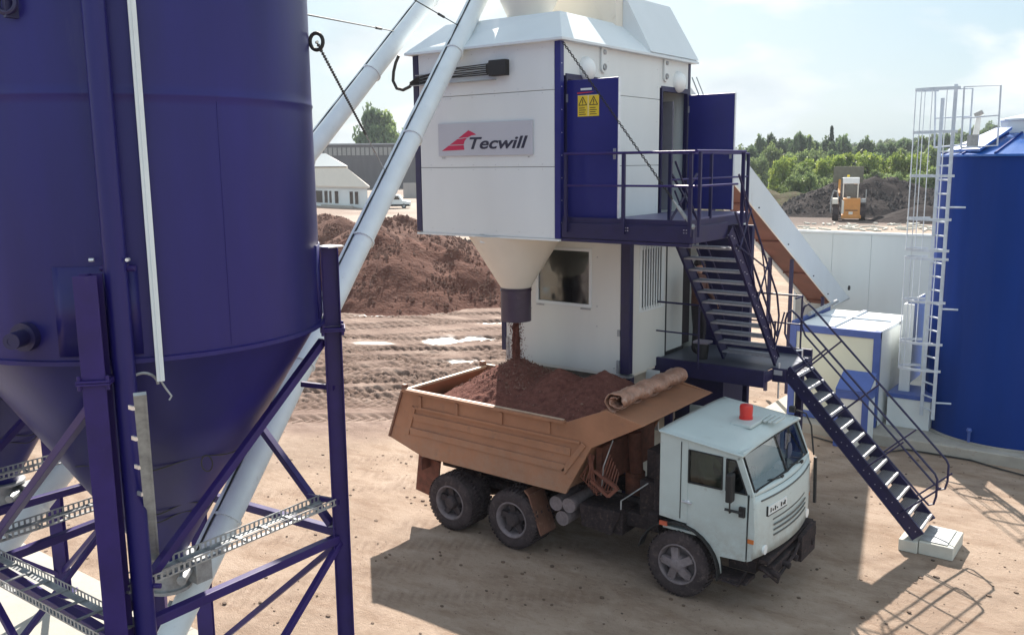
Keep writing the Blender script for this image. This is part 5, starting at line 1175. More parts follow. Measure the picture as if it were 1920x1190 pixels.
    # mirrors
    for sg, y in ((-1, yN), (1, yF)):
        m_ = MB(); m_.box(-4.66, -4.57, y + sg * .06, y + sg * .20, 1.66, 2.06); mo = m_.build('mirror', BLACK, cabo, bevel=.02)
        b = MB(); b.tube([(-4.62, y + sg * .12, 1.66), (-4.62, y + sg * .12, 1.5), (-4.62, y + sg * .02, 1.5)], .012, 6); b.tube([(-4.70, y + sg * .10, 1.53), (-4.48, y + sg * .04, 1.50)], .02, 8); b.box(-4.52, -4.44, y + sg * .002, y + sg * .05, 1.44, 1.58); b.tube([(-4.62, y + sg * .12, 2.06), (-4.6, y + sg * .02, 2.12)], .01, 6); b.build('mirror_arm', BLACK, mo)
    b = MB(); b.tube([(-4.60, yF + .02, 2.42), (-4.42, yF + .03, 2.38), (-4.33, yF + .03, 2.2), (-4.27, yF + .02, 1.75)], .013, 8); b.box(-4.66, -4.58, yF - .05, yF + .03, 2.38, 2.47); b.build('grab_rail', BLACK, cabo, smooth=True)
    b = MB(); b.beam((-4.24, yF + .015, 1.72), (-4.22, yF + .015, 1.0), .04, .05, up=(0, 1, 0)); b.build('corner_trim', BLACK, cabo)
    # wheel arch, bumper, step
    for y in (11.10, 13.28):
        pts = []; b = MB()
        for k in range(13):
            w = R(168 - k * 14.5); pts.append((-5.43 + .62 * math.cos(w), .5 + .62 * math.sin(w)))
        for (a, c_) in zip(pts[:-1], pts[1:]): b.prism([(a[0], y, a[1]), (c_[0], y, c_[1]), (c_[0] * 1.0 + (c_[0] + 5.43) * .03, y, c_[1] + (c_[1] - .5) * .03), (a[0] + (a[0] + 5.43) * .03, y, a[1] + (a[1] - .5) * .03)], (0, .18 if y < 12 else .18, 0))
        b.build('fender', BLACK, t)
    b = MB(); b.box(-5.70, -5.58, 11.09, 11.12, 1.06, 1.12); b.build('rear_marker', mat('orange_red_marker', (.5, .1, .05), .3), t)
    b = MB(); b.box(-4.25, -4.15, 11.5, 13.3, .52, .66); b.prism([(-4.15, 12.45, .40), (-4.15, 13.05, .40), (-4.15, 13.05, .84), (-4.15, 12.45, .78)], (.07, 0, 0)); b.box(-4.3, -4.17, 11.35, 13.2, .74, .80); b.tube([(-4.2, 11.3, .6), (-4.12, 11.7, .5), (-4.1, 12.2, .62), (-4.15, 12.6, .72)], .025, 8); b.tube([(-4.22, 11.25, .72), (-4.1, 11.55, .44), (-4.2, 11.9, .38)], .02, 8)
    for y in (11.5, 11.9, 12.2, 12.9): b.tube([(-4.35, y, .62), (-4.05, y, .56)], .05, 8)
    b.box(-4.9, -4.4, 11.16, 11.5, .45, .5); b.tube([(-4.88, 11.14, .47), (-4.5, 11.14, .44), (-4.4, 11.16, .66)], .02, 6); b.box(-4.8, -4.4, 11.5, 13.0, .5, .8); b.build('bumper', CHAS, t, bevel=.015)
    # cab inside: seats, wheel, dash
    b = MB(); b.box(-5.5, -5.05, 11.4, 11.95, 1.1, 1.5); b.box(-5.6, -5.48, 11.4, 11.95, 1.45, 2.1); b.box(-5.5, -5.05, 12.4, 13.1, 1.1, 1.5); b.box(-5.6, -5.48, 12.4, 13.1, 1.45, 2.05); b.build('seat', CLOTHD, cabo, bevel=.04)
    b = MB(); b.box(-4.62, -4.40, yN + .06, yF - .06, 1.5, 1.72); b.build('dashboard', mat('grey_dash', (.09, .10, .11), .6), cabo, bevel=.03)
    b = MB(); b.torus((-4.78, 11.72, 1.78), (-.75, 0, .65), .21, .016, 24, 8); b.tube([(-4.76, 11.72, 1.77), (-4.6, 11.72, 1.6)], .02, 8); b.tube([(-4.78, 11.52, 1.78), (-4.78, 11.92, 1.78)], .012, 6); b.build('steering_wheel', BLACK, cabo, smooth=True)
    b = MB(); b.ball((-4.5, 12.95, 1.9), .12, 12, sx=.3, sy=.6, sz=1.1); b.box(-4.56, -4.46, 12.5, 12.7, 1.72, 1.80); b.build('dash_items', mat('pale_paper', (.5, .42, .4), .7), cabo)
    return t
cabglass = bpy.data.materials.new('cab_glass'); cabglass.use_nodes = True; mk_glass(cabglass, .62, (.8, .88, .95), mn=.02, mxv=.22)
truck()
# rolled tarpaulin lying on the canopy
b = MB(); n = 90; vs = []; ks = 44; rows_ = 60
for j in range(rows_):
    y = 11.18 + (13.32 - 11.18) * j / (rows_ - 1)
    for k in range(ks):
        w = 2 * PI * 1.55 * k / (ks - 1); r_ = .05 + .10 * k / (ks - 1)
        r_ += .010 * math.sin(j * .4 + k * .3) + .008 * math.sin(j * 2.3 + k) + .035 * (float(fbm(np.array(j * .45), np.array(k * .16 + 3.), 3)) - .5)
        vs.append((-6.50 + r_ * math.cos(w + 1.2) * 1.25, y + .02 * math.sin(k), 2.725 + r_ * math.sin(w + 1.2) * .95 - .0 + .01 * math.sin(j * .5)))
b.add(vs, [(j * ks + k, j * ks + k + 1, (j + 1) * ks + k + 1, (j + 1) * ks + k) for j in range(rows_ - 1) for k in range(ks - 1)])
o = b.build('rolled_tarpaulin', TARP, smooth=True, recalc=False); sm = o.modifiers.new('solid', 'SOLIDIFY'); sm.thickness = .014
tag(o, 'worn brown tarpaulin rolled up on the front canopy of the dump body', 'tarpaulin')
# sand load
def load():
    xs = np.linspace(-10.60, -6.80, 150); ys = np.linspace(11.17, 13.37, 90); X, Y = np.meshgrid(xs, ys, indexing='ij')
    z = np.full_like(X, 1.27)
    for cx, cy, hz, sx in ((-9.15, 12.36, 2.88, .95), (-8.22, 12.3, 2.80, .9), (-7.42, 12.4, 2.86, .92), (-8.7, 12.2, 2.62, .9), (-7.8, 12.2, 2.66, .9)):
        d = np.hypot((X - cx), (Y - cy) * .92); z = np.maximum(z, hz - d * .52 - .12 * np.exp(-(d / .15) ** 2) * 0 - .03 * d ** 2)
    z = np.minimum(z, 2.84 + .05 * fbm(X * 6, Y * 6, 3))
    z = z + .06 * (fbm(X * 4, Y * 4, 4) - .5) + .05 * (fbm(X * 14, Y * 14, 3) - .5)
    lim = 2.31 + .1 * np.clip((X + 7.4), 0, .6)
    edge = np.minimum.reduce([Y - 11.17, 13.37 - Y]); z = np.minimum(z, lim + edge * 1.1)
    front = -6.95 + 0 * X; z = np.where(X > -7.0, np.minimum(z, 2.4 + (-X - 6.8) * .9), z)
    z = np.maximum(z, 1.27)
    xc = np.clip(X, -10.6 - (z * 0), -7.37 + np.clip((z - 1.25) / .75, 0, 1) * .44)
    grid_obj('sand_load', np.stack([xc, Y, z], -1), LOADM, 'heaped red brown sand filling the truck body', 'sand load', 'stuff')
load()
b = MB(); c = Vector((-9.17, 12.36, 0))
nst = 9
for st in range(nst):
    ph = rng.random() * 6.28; rr0 = 0 if st == 0 else .018 + .02 * rng.random(); p_ = []; q_ = []
    for k in range(36):
        f_ = k / 35; zz = 2.74 + f_ * 1.02; wob = rr0 * (1.5 - .5 * f_); p_.append((c.x + wob * math.cos(ph + k * .05) * 1.3 + .006 * math.sin(k * .9 + ph), c.y + wob * math.sin(ph + k * .05), zz)); q_.append(max(.006, (.030 if st else .045) * (.55 + .5 * rng.random()) * (1.1 - .25 * f_)))
    b.tube(p_, q_, 7)
for k in range(2600):
    f_ = rng.random(); z = 2.74 + f_ * .95; r_ = abs(rng.normal(0, .048 + .03 * (1 - f_) ** 2)); w = rng.random() * 2 * PI; s = .004 + .009 * rng.random()
    x, y = c.x + r_ * math.cos(w) * 1.3, c.y + r_ * math.sin(w); d_ = s * 1.6
    b.add([(x - s, y, z), (x + s, y - s, z - s * .4), (x, y + s, z), (x, y, z + d_)], [(0, 1, 2), (0, 3, 1), (1, 3, 2), (2, 3, 0)])
tag(b.build('falling_sand', LOADM, recalc=False), 'dark sand stream falling from the hopper sleeve onto the load', 'falling sand', kind='stuff')

# ------------------------------------------------------------------ people
def skin_body(name, verts, edges, root, m, parent=None, sub=2):
    me = bpy.data.meshes.new(name); me.from_pydata([v[:3] for v in verts], edges, []); o = bpy.data.objects.new(name, me); S.collection.objects.link(o)
    sk = o.modifiers.new('skin', 'SKIN'); sk.use_smooth_shade = True
    for i, v in enumerate(verts): me.skin_vertices[0].data[i].radius = (v[3], v[4] if len(v) > 4 else v[3])
    me.skin_vertices[0].data[root].use_root = True
    s_ = o.modifiers.new('sub', 'SUBSURF'); s_.levels = sub; s_.render_levels = sub
    dg = bpy.context.evaluated_depsgraph_get(); m2 = bpy.data.meshes.new_from_object(o.evaluated_get(dg)); bpy.data.objects.remove(o)
    m2.materials.clear(); m2.materials.append(m); m2.polygons.foreach_set('use_smooth', [True] * len(m2.polygons))
    o = bpy.data.objects.new(name, m2); S.collection.objects.link(o)
    return o
def standing_person():
    bx, by, bz = -6.98, 14.95, LZ
    V_ = [(0, 0, .93, .13, .11), (0, 0, 1.12, .13, .10), (0, .0, 1.36, .17, .11), (0, 0, 1.47, .06), (.02, -.01, 1.53, .05), (.03, -.02, 1.63, .085, .10), (.02, -.01, 1.70, .07),
          (.0, -.19, 1.40, .06), (.05, -.24, 1.14, .046), (.20, -.20, .95, .035), (0, .19, 1.40, .06), (.06, .25, 1.14, .046), (.22, .22, .98, .035),
          (0, -.09, .86, .095), (.02, -.10, .48, .065), (-.02, -.11, .09, .045), (.12, -.12, .04, .04), (0, .09, .86, .095), (.06, .11, .48, .065), (.02, .12, .09, .045), (.16, .13, .04, .04)]
    E_ = [(0, 1), (1, 2), (2, 3), (3, 4), (4, 5), (5, 6), (2, 7), (7, 8), (8, 9), (2, 10), (10, 11), (11, 12), (0, 13), (13, 14), (14, 15), (15, 16), (0, 17), (17, 18), (18, 19), (19, 20)]
    # hands: palm and five fingers each
    for wi, sy in ((9, -1), (12, 1)):
        x, y, z = V_[wi][:3]; p = len(V_); V_.append((x + .05, y + sy * .0, z - .05, .026, .016)); E_.append((wi, p))
        for k in range(4): q = len(V_); V_.append((x + .085, y - .03 + .02 * k, z - .10, .009)); V_.append((x + .08, y - .03 + .02 * k, z - .14, .008)); E_ += [(p, q), (q, q + 1)]
        q = len(V_); V_.append((x + .09, y + sy * -.045, z - .06, .010)); E_.append((p, q))
    V_ = [(v[0] + bx, v[1] + by, v[2] + bz) + tuple(v[3:]) for v in V_]
    o = skin_body('person', V_, E_, 0, CLOTHB); 
    me = o.data; me.materials.append(SKIN); me.materials.append(CLOTHD)
    for p in me.polygons:
        z = p.center.z - bz; x = p.center.x - bx
        p.material_index = 1 if (z > 1.49 or (x > .17 and .7 < z < 1.0)) else (2 if z < .9 else 0)
    tag(o, 'person in a brown jacket standing on the landing beside the cabin door', 'person', 'people')
    b = MB(); b.ball((bx + .01, by - .01, bz + 1.665), .098, 14, sx=1.05, sz=.8); b.build('hair', DARKIN, None).parent = o
    b = MB(); b.ball((bx + .12, by - .02, bz + 1.61), .016, 6); b.ball((bx + .11, by - .055, bz + 1.64), .010, 6); b.ball((bx + .11, by + .015, bz + 1.64), .010, 6); b.ball((bx + .03, by - .11, bz + 1.61), .02, 6, sy=.4); b.ball((bx + .03, by + .08, bz + 1.61), .02, 6, sy=.4); b.box(bx + .108, bx + .118, by - .04, by + .0, bz + 1.572, bz + 1.58); b.build('face', SKIN, None).parent = o
standing_person()
def driver():
    bx, by, bz = -5.22, 11.68, 1.5
    V_ = [(0, 0, .06, .13, .12), (-.06, 0, .3, .14, .10), (-.08, 0, .47, .16, .09), (-.06, 0, .56, .05), (-.04, 0, .66, .08, .095), (-.05, 0, .72, .065),
          (-.07, -.19, .44, .055), (.08, -.25, .26, .045), (.36, -.17, .30, .033), (-.07, .19, .44, .055), (.08, .25, .26, .045), (.36, .17, .30, .033), (.3, -.1, .04, .08), (.3, .1, .04, .08), (.42, -.1, -.25, .055), (.42, .1, -.25, .055)]
    E_ = [(0, 1), (1, 2), (2, 3), (3, 4), (4, 5), (2, 6), (6, 7), (7, 8), (2, 9), (9, 10), (10, 11), (0, 12), (12, 14), (0, 13), (13, 15)]
    for wi in (8, 11):
        x, y, z = V_[wi][:3]; p = len(V_); V_.append((x + .05, y, z + .0, .024, .016)); E_.append((wi, p))
        for k in range(4): q = len(V_); V_.append((x + .09, y - .03 + .02 * k, z + .01, .009)); V_.append((x + .085, y - .03 + .02 * k, z - .03, .008)); E_ += [(p, q), (q, q + 1)]
        q = len(V_); V_.append((x + .06, y, z + .035, .010)); E_.append((p, q))
    V_ = [(v[0] + bx, v[1] + by, v[2] + bz) + tuple(v[3:]) for v in V_]
    o = skin_body('driver', V_, E_, 0, mat('olive_shirt', (.16, .17, .07), .9, var=.2, scale=12)); me = o.data; me.materials.append(SKIN); me.materials.append(CLOTHD)
    for p in me.polygons:
        z = p.center.z - bz; x = p.center.x - bx; p.material_index = 1 if (z > .6 or (x > .33 and z > .2)) else (2 if z < .08 else 0)
    o.name = 'person'; tag(o, 'driver in an olive shirt sitting behind the windscreen of the truck cab', 'person', 'people')
    b = MB(); b.ball((bx - .055, by, bz + .70), .092, 12, sz=.75); b.build('hair', DARKIN, None).parent = o
driver()
# bucket standing on the landing beside the person
t = thing('waste_bin', (-6.72, 14.62, LZ), 'dark bin with a pale lid on the landing in front of the person', 'bin')
b = MB(); b.lathe((-6.72, 14.62, LZ), (0, 0, 1), [(.09, .005), (.12, .28)], 20); b.build('body', BLACK, t, smooth=True)
b = MB(); b.box(-6.86, -6.58, 14.5, 14.74, LZ + .285, LZ + .33); b.build('lid', mat('grey_lid', (.25, .22, .26), .5), t, bevel=.01)

# ------------------------------------------------------------------ sand piles
def pile(name, cx, cy, peaks, m, label, ext, res=.14, seed=0, base_noise=.25, cat='sand pile', steep=.72, sharp=0):
    x0, x1, y0, y1 = ext; xs = np.arange(x0, x1, res); ys = np.arange(y0, y1, res); X, Y = np.meshgrid(xs, ys, indexing='ij')
    wx = X + 1.2 * (fbm(X * .35 + seed, Y * .35, 4) - .5); wy = Y + 1.2 * (fbm(X * .35 + 40 + seed, Y * .35, 4) - .5)
    z = np.full_like(X, -9.)
    for px, py, h, rr in peaks:
        d = np.hypot(wx - px, wy - py); z = np.maximum(z, h - d * h / rr)
    z += .28 * (fbm(X * .9 + seed, Y * .9, 5, .55) - .5) + base_noise * .35 * (fbm(X * 3.4, Y * 3.4 + seed, 3) - .5)
    z = np.where(z > 0, z, np.maximum(z * .35, -.25))
    e = np.minimum.reduce([X - x0, x1 - X, Y - y0, y1 - Y]); z = np.minimum(z, -.3 + e * 1.5)
    return grid_obj(name, np.stack([X, Y, z], -1), m, label, cat, group='sand and gravel piles')
REDS = mat('red_sand', (.078, .031, .024), .95, col2=(.15, .070, .052), spec=.08, scale=1.1, bump=.06, bscale=7, spots=.35, spotcol=(.15, .085, .065))
REDS2 = mat('red_sand_crust', (.075, .032, .026), .95, col2=(.17, .09, .07), spec=.08, scale=1.4, bump=.06, bscale=6, spots=.5, spotcol=(.13, .07, .05))
DARKS = mat('dark_crushed_stone', (.020, .0155, .018), .95, col2=(.043, .034, .034), spec=.05, scale=.6, bump=.08, bscale=4, spots=.15, spotcol=(.10, .08, .07))
WEEDS = mat('weedy_soil', (.05, .045, .025), .95, col2=(.11, .085, .055), spec=.05, scale=.5, bump=.1, bscale=3, spots=.5, spotcol=(.05, .09, .02))
def lf(l, f): return l * LAT[0] + f * FWD[0], l * LAT[1] + f * FWD[1]
def pk(px, py, fdist, rr):                      # a peak seen at this picture point, fdist metres ahead
    d = CM.T @ np.array([(px - 960) / F_PX, (py - 595) / F_PX, 1.]); f_ = -.6 * d[0] + .8 * d[1]; t_ = fdist / f_
    return (d[0] * t_, d[1] * t_, max(.4, H + d[2] * t_), rr)
pile('sand_pile', 0, 0, [pk(760, 442, 42.5, 5.2), pk(700, 430, 44, 5.5), pk(800, 445, 43, 5.0), pk(850, 462, 42.5, 4.0), pk(905, 505, 42, 3.4), pk(930, 520, 41.5, 2.8), pk(655, 435, 43, 4.5)], REDS, 'large red brown sand pile in the middle distance, left of the tower', (-38, -19, 24, 46), .13, 1)
pile('sand_pile', 0, 0, [pk(760, 400, 60, 6), pk(720, 405, 58, 6), pk(690, 410, 56, 5), pk(800, 420, 60, 5)], REDS2, 'lumpy paler sand heap rising behind the front pile, beside the conveyor tube', (-56, -30, 34, 66), .2, 7)
pile('sand_pile', 0, 0, [pk(608, 398, 66, 6), pk(640, 405, 64, 5), pk(575, 398, 66, 6)], REDS2, 'rough reddish heap just right of the big silo, before the white building', (-72, -40, 34, 64), .22, 12)
pile('gravel_pile', 0, 0, [pk(890, 452, 64, 5), pk(860, 450, 66, 5), pk(930, 455, 66, 5)], DARKS, 'grey gravel pile seen under the tower, behind the sand', (-52, -30, 42, 66), .22, 20, cat='gravel pile')
pile('gravel_pile', 0, 0, [pk(1640, 329, 106, 9), pk(1605, 330, 106, 9), pk(1565, 340, 106, 8), pk(1695, 338, 106, 9), pk(1745, 354, 105, 9), pk(1530, 356, 105, 6), pk(1670, 331, 106, 9)], DARKS, 'tall dark gravel pile that the wheel loader is working', (-66, 12, 78, 128), .32, 31, cat='gravel pile')
pile('gravel_pile', 0, 0, [pk(1730, 382, 92, 5), pk(1780, 378, 92, 6)], DARKS, 'darker small gravel heap behind the ladder cage', (-32, 8, 74, 104), .3, 35, cat='gravel pile')
pile('soil_bank', 0, 0, [pk(1440, 352, 112, 8), pk(1490, 358, 110, 8), pk(1400, 345, 114, 9), pk(1530, 366, 112, 6)], WEEDS, 'weedy soil bank left of the dark gravel pile', (-74, -22, 72, 120), .35, 44, cat='soil bank')
def clods(src, n, smin, smax, m, label, zmin):
    me = src.data; co_ = np.empty(len(me.vertices) * 3); me.vertices.foreach_get('co', co_); co_ = co_.reshape(-1, 3); co_ = co_[co_[:, 2] > zmin]
    b = MB(); cl = fbm(co_[:, 0] * .8, co_[:, 1] * .8, 3); pr = np.clip(cl - .42, .02, 1); pr /= pr.sum()
    for i in rng.choice(len(co_), n, p=pr):
        x, y, z = co_[i]; s_ = smin + (smax - smin) * rng.random() ** 3; j = rng.uniform(-.06, .06, 2)
        a_, c_, d_ = rng.uniform(.6, 1.3, 3) * s_
        b.add([(x + j[0] - a_, y + j[1], z), (x + j[0], y + j[1] - c_, z - s_ * .3), (x + j[0] + a_, y + j[1], z), (x + j[0], y + j[1] + c_, z), (x + j[0], y + j[1], z + d_), (x + j[0], y + j[1], z - s_)], [(0, 1, 4), (1, 2, 4), (2, 3, 4), (3, 0, 4), (1, 0, 5), (2, 1, 5), (3, 2, 5), (0, 3, 5)])
    tag(b.build('stones', m, recalc=False), label, 'stones', kind='stuff')
SP_ = [o for o in S.collection.objects if o.name.startswith('sand_pile')]
CLM = mat('pale_red_clods', (.12, .06, .046), .95, col2=(.27, .165, .13), scale=3, spec=.05)
clods(sorted(SP_, key=lambda o: o.name)[0], 5200, .02, .12, CLM, 'paler clods and stones lying on the large sand pile', .05)
clods(sorted(SP_, key=lambda o: o.name)[1], 1800, .05, .2, CLM, 'rough clods on the lumpy heap behind', .3)
clods(sorted(SP_, key=lambda o: o.name)[2], 1500, .05, .2, CLM, 'rough clods on the heap beside the silo', .3)
clods(bpy.data.objects['sand_load'], 3000, .006, .026, CLM, 'small stones in the heaped truck load', 2.0)
GP_ = sorted([o for o in S.collection.objects if o.name.startswith('gravel_pile')], key=lambda o: o.name)
DCL = mat('grey_stones', (.05, .042, .042), .9, col2=(.12, .10, .095), scale=2, spec=.1)
clods(GP_[1], 2600, .06, .3, DCL, 'grey stones lying on the tall dark gravel pile', .4)
clods(GP_[0], 900, .05, .2, DCL, 'grey stones on the gravel pile under the tower', .3)
# rubble strip behind the store wall
b = MB()
for k in range(60):
    p = at(1500 + rng.random() * 250, 418 + rng.random() * 14, 2, .1); s = .15 + .5 * rng.random(); a = rng.random() * PI
    d = Vector((math.cos(a), math.sin(a), .1 * rng.random())) * s; b.beam(p - d, p + d, .12 + .1 * rng.random(), .12)
tag(b.build('rubble', BLOCKM), 'pale rubble and boards strewn on the ground beyond the panel wall', 'rubble', kind='stuff')
# stones and clods on the yard
b = MB()
for k in range(2600):
    l = rng.uniform(-9, 12); f_ = rng.uniform(9, 24); x, y = lf(l, f_)
    s = .005 + .024 * rng.random() ** 4; b.ball((x, y, s * .2), s, 6, sx=1 + rng.random(), sy=1 + .5 * rng.random(), sz=.7)
tag(b.build('pebbles', mat('brown_pebble', (.13, .085, .06), .9, var=.5, scale=1)), 'small brown stones and clods scattered on the yard', 'pebbles', kind='stuff')

# ------------------------------------------------------------------ wheel loader
def loader():
    c = at(1590, 414, 2, 0); f_ = Vector((c.x, c.y, 0)).normalized(); l_ = Vector((f_.y, -f_.x, 0)); k = 98.5 / 1690   # metres per photograph pixel there
    t = thing('wheel_loader', c, 'orange wheel loader seen from behind, its bucket raised against the dark pile', 'wheel loader')
    def P(px, py, d=0): return c + l_ * ((px - 1590) * k) + z3 * ((416 - py) * k) + f_ * d
    def bx(px0, px1, py0, py1, d0, d1, name, m, par=t, bev=.05):
        b = MB(); vs = []
        for d in (d0, d1):
            for q in ((px0, py1), (px1, py1), (px1, py0), (px0, py0)): vs.append(P(q[0], q[1], d))
        b.add(vs, [(0, 1, 2, 3), (7, 6, 5, 4), (0, 4, 5, 1), (1, 5, 6, 2), (2, 6, 7, 3), (3, 7, 4, 0)]); return b.build(name, m, par, bevel=bev)
    bx(1580, 1609, 377, 408, 0, 2.4, 'engine_cover', LOADY); bx(1578, 1611, 406, 412, -.1, 2.6, 'counterweight', LOADY)
    bx(1584, 1605, 397, 398.2, -.03, 0, 'grille', BLACK); bx(1590, 1597, 400, 405, -.04, 0, 'badge_plate', CREAM); bx(1578, 1582, 380, 404, -.02, .1, 'ladder_rail', CREAM)
    cb = bx(1578, 1606, 341, 352, 1.4, 3.2, 'cab_roof', LAMPW); 
    for px in (1579.5, 1604): bx(px - 1, px + 1, 352, 377, 1.45, 1.6, 'cab_post', CREAM, bev=0)
    bx(1583, 1602, 353, 376, 1.7, 3.1, 'cab_glass', GLASSD, bev=0)
    bx(1562, 1572, 377, 387, 0, 1.6, 'fender', CREAM); bx(1609, 1618, 378, 384, 0, 1.6, 'fender', GALV)
    bx(1586, 1592, 374, 381, .2, .6, 'exhaust', CREAM)
    for px in (1568, 1613):
        for d in (.9, 4.0):
            b = MB(); a = P(px - 5, 402, d); b.tube([a, a + l_ * (10 * k)], .85, 24); w = b.build('wheel', RUB, t, smooth=True)
            b = MB(); b.tube([a - l_ * .02, a + l_ * .06], .42, 16); b.build('hub', CREAM, w)
    bk = MB(); vs = [P(1560, 352, 6.2), P(1560, 322, 6.0), P(1560, 322, 7.0), P(1560, 346, 7.4)]; bk.prism(vs, l_ * (53 * k)); bk.build('bucket', mat('bucket_steel', (.13, .13, .10), .6, var=.2, spots=.3, spotcol=(.2, .12, .07)), t)
    for px in (1572, 1600): b = MB(); b.beam(P(px, 372, 3.4), P(px, 348, 6.3), .25, .4); b.build('lift_arm', LOADY, t)
    b = MB(); 
    for (x0, y0, x1, y1) in ((1560, 402, 1560, 378), (1560, 378, 1564, 363), (1564, 363, 1570, 365), (1570, 365, 1572, 377)): b.tube([P(x0, y0, .3), P(x1, y1, .3)], .07, 6)
    b.tube([P(1618, 362, 2), P(1618, 378, 2)], .06, 6); b.build('mirror_rail', GALV, t)
    b = MB(); b.ball(P(1587, 338, 2), .15, 8); b.build('beacon', YEL, t)
loader()

# ------------------------------------------------------------------ far left buildings
def office():
    A0 = at(560, 384, 2, 0); A1 = at(690, 391, 2, 0); d = (A1 - A0); d.z = 0; L_ = d.length; d.normalize(); n = Vector((A1.x, A1.y, 0)).normalized()
    t = thing('office_building', A1, 'long white single storey building with a pale roof and narrow dark windows', 'building', 'buildings behind the yard')
    h = 3.1
    b = MB(); b.prism([A0, A1, A1 + n * 4.5, A0 + n * 4.5], (0, 0, h)); b.build('wall', WHITEP, t)
    ro = MB(); e0 = A0 - n * .6 + z3 * h; e1 = A1 - n * .6 + d * .6 + z3 * h; r0 = A0 + n * 2.6 + z3 * (h + 2.6); r1 = A1 + n * 2.6 - d * 5.2 + z3 * (h + 2.6); b0 = A0 + n * 5.1 + z3 * h; b1 = A1 + n * 5.1 + d * .6 + z3 * h
    ro.add([e0, e1, r1, r0, b0, b1, e0 - z3 * .2, e1 - z3 * .2, b1 - z3 * .2, b0 - z3 * .2], [(0, 1, 2, 3), (3, 2, 5, 4), (1, 5, 2), (6, 7, 1, 0), (7, 8, 5, 1), (8, 9, 4, 5)]); ro.build('roof', mat('pale_roof', (.62, .55, .47), .6, var=.05), t)
    for px, w in ((605, .9), (613, 1.2), (624, .9), (632, .6), (646, 1.0), (675, .9), (685, .9), (590, .9)):
        c = at(px, 375, 1, A0.y); tt = (px - 560) / 143 * L_; tt = L_ * (px - 560) / (703 - 560); p = A0 + d * tt - n * .03
        f = MB(); f.beam(p + z3 * .55, p + z3 * 2.35, w, .06, up=n); wn = f.build('window', GLASSD, t)
    b = MB(); c = A0 + d * L_ * .36 - n * .5; b.prism([c, c + d * 9, c + d * 9 - n * 2, c - n * 2], (0, 0, .3)); b.build('terrace', CONC, t)
    # the taller pale roof behind
    B0 = A0 + n * 9; B1 = A1 + n * 9 - d * 5.6
    t2 = thing('long_shed', B1, 'taller pale roofed shed just behind the white building, beside the silo', 'building', 'buildings behind the yard')
    b = MB(); b.prism([B0, B1, B1 + n * 8, B0 + n * 8], (0, 0, 5.9)); b.build('wall', CONC, t2)
    ro = MB(); e0 = B0 - n * .4 + z3 * 6; e1 = B1 - n * .4 + z3 * 6; r0 = B0 + n * 4 + z3 * 8.1; r1 = B1 + n * 4 - d * 6.5 + z3 * 8.1; b0 = B0 + n * 8 + z3 * 6; b1 = B1 + n * 8 + z3 * 6
    ro.add([e0, e1, r1, r0, b0, b1], [(0, 1, 2, 3), (3, 2, 5, 4), (1, 5, 2)]); ro.build('roof', mat('white_far_roof', (.72, .72, .70), .6, var=.04), t2)
    # dark hall
    C0 = at(540, 356, 2, 0); C1 = at(830, 352, 2, 0); dd = (C1 - C0).normalized(); nn = Vector((dd.y, -dd.x, 0)); nn = nn if nn.dot(Vector((FWD[0], FWD[1], 0))) > 0 else -nn
    t3 = thing('industrial_hall', C1, 'long dark grey industrial hall filling the background left of the tower', 'building', 'buildings behind the yard')
    hh = 11.3
    b = MB(); b.prism([C0, C1, C1 + nn * 20, C0 + nn * 20], (0, 0, hh)); b.build('wall', corrugated('grey_hall_cladding', (.115, .105, .115), .7, 'X', 3, .05), t3)
    b = MB(); b.prism([C0 - nn * .3 + z3 * hh, C1 - nn * .3 + z3 * hh, C1 + nn * 20 + z3 * hh, C0 + nn * 20 + z3 * hh], (0, 0, .35)); b.build('roof', mat('hall_roof', (.3, .3, .32), .6), t3)
    b = MB()
    for k in range(34):
        p = C0 + dd * (C1 - C0).length * (k + .5) / 34 - nn * .05; b.beam(p + z3 * 8.6, p + z3 * 10.6, .9, .06, up=nn)
    b.build('high_windows', mat('grey_glazing', (.26, .25, .24), .5), t3)
    b = MB()
    for px, z0, z1, w, m_ in ((678, 2, 5.5, 2.5, 0), (770, 0, 4.8, 3, 0)):
        p = at(px, 350, 2, 0); b.beam(p - nn * 2, p - nn * 2 + z3 * z1, w, 1.5)
    b.build('extension', mat('pale_annexe', (.42, .42, .44), .6), t3)
    D0 = at(757, 371, 2, 0); D1 = at(800, 371, 2, 0); b = MB(); b.beam(D0 + z3 * 1.3, D1 + z3 * 1.3, .3, 2.9); tag(b.build('yard_wall', corrugated('weathered_fence', (.33, .32, .32), .8, 'X', 2, .03)), 'weathered grey boundary wall at the foot of the hall, behind the van', 'wall')
    p = at(784, 372, 2, 0); b = MB(); b.tube([p, p + z3 * 3.0], .05, 6); b.box(p.x - .4, p.x + .4, p.y - .05, p.y + .05, 3.0, 3.05); tag(b.build('short_post', GALV), 'thin post standing on the bright ground by the parked van', 'post')
office()
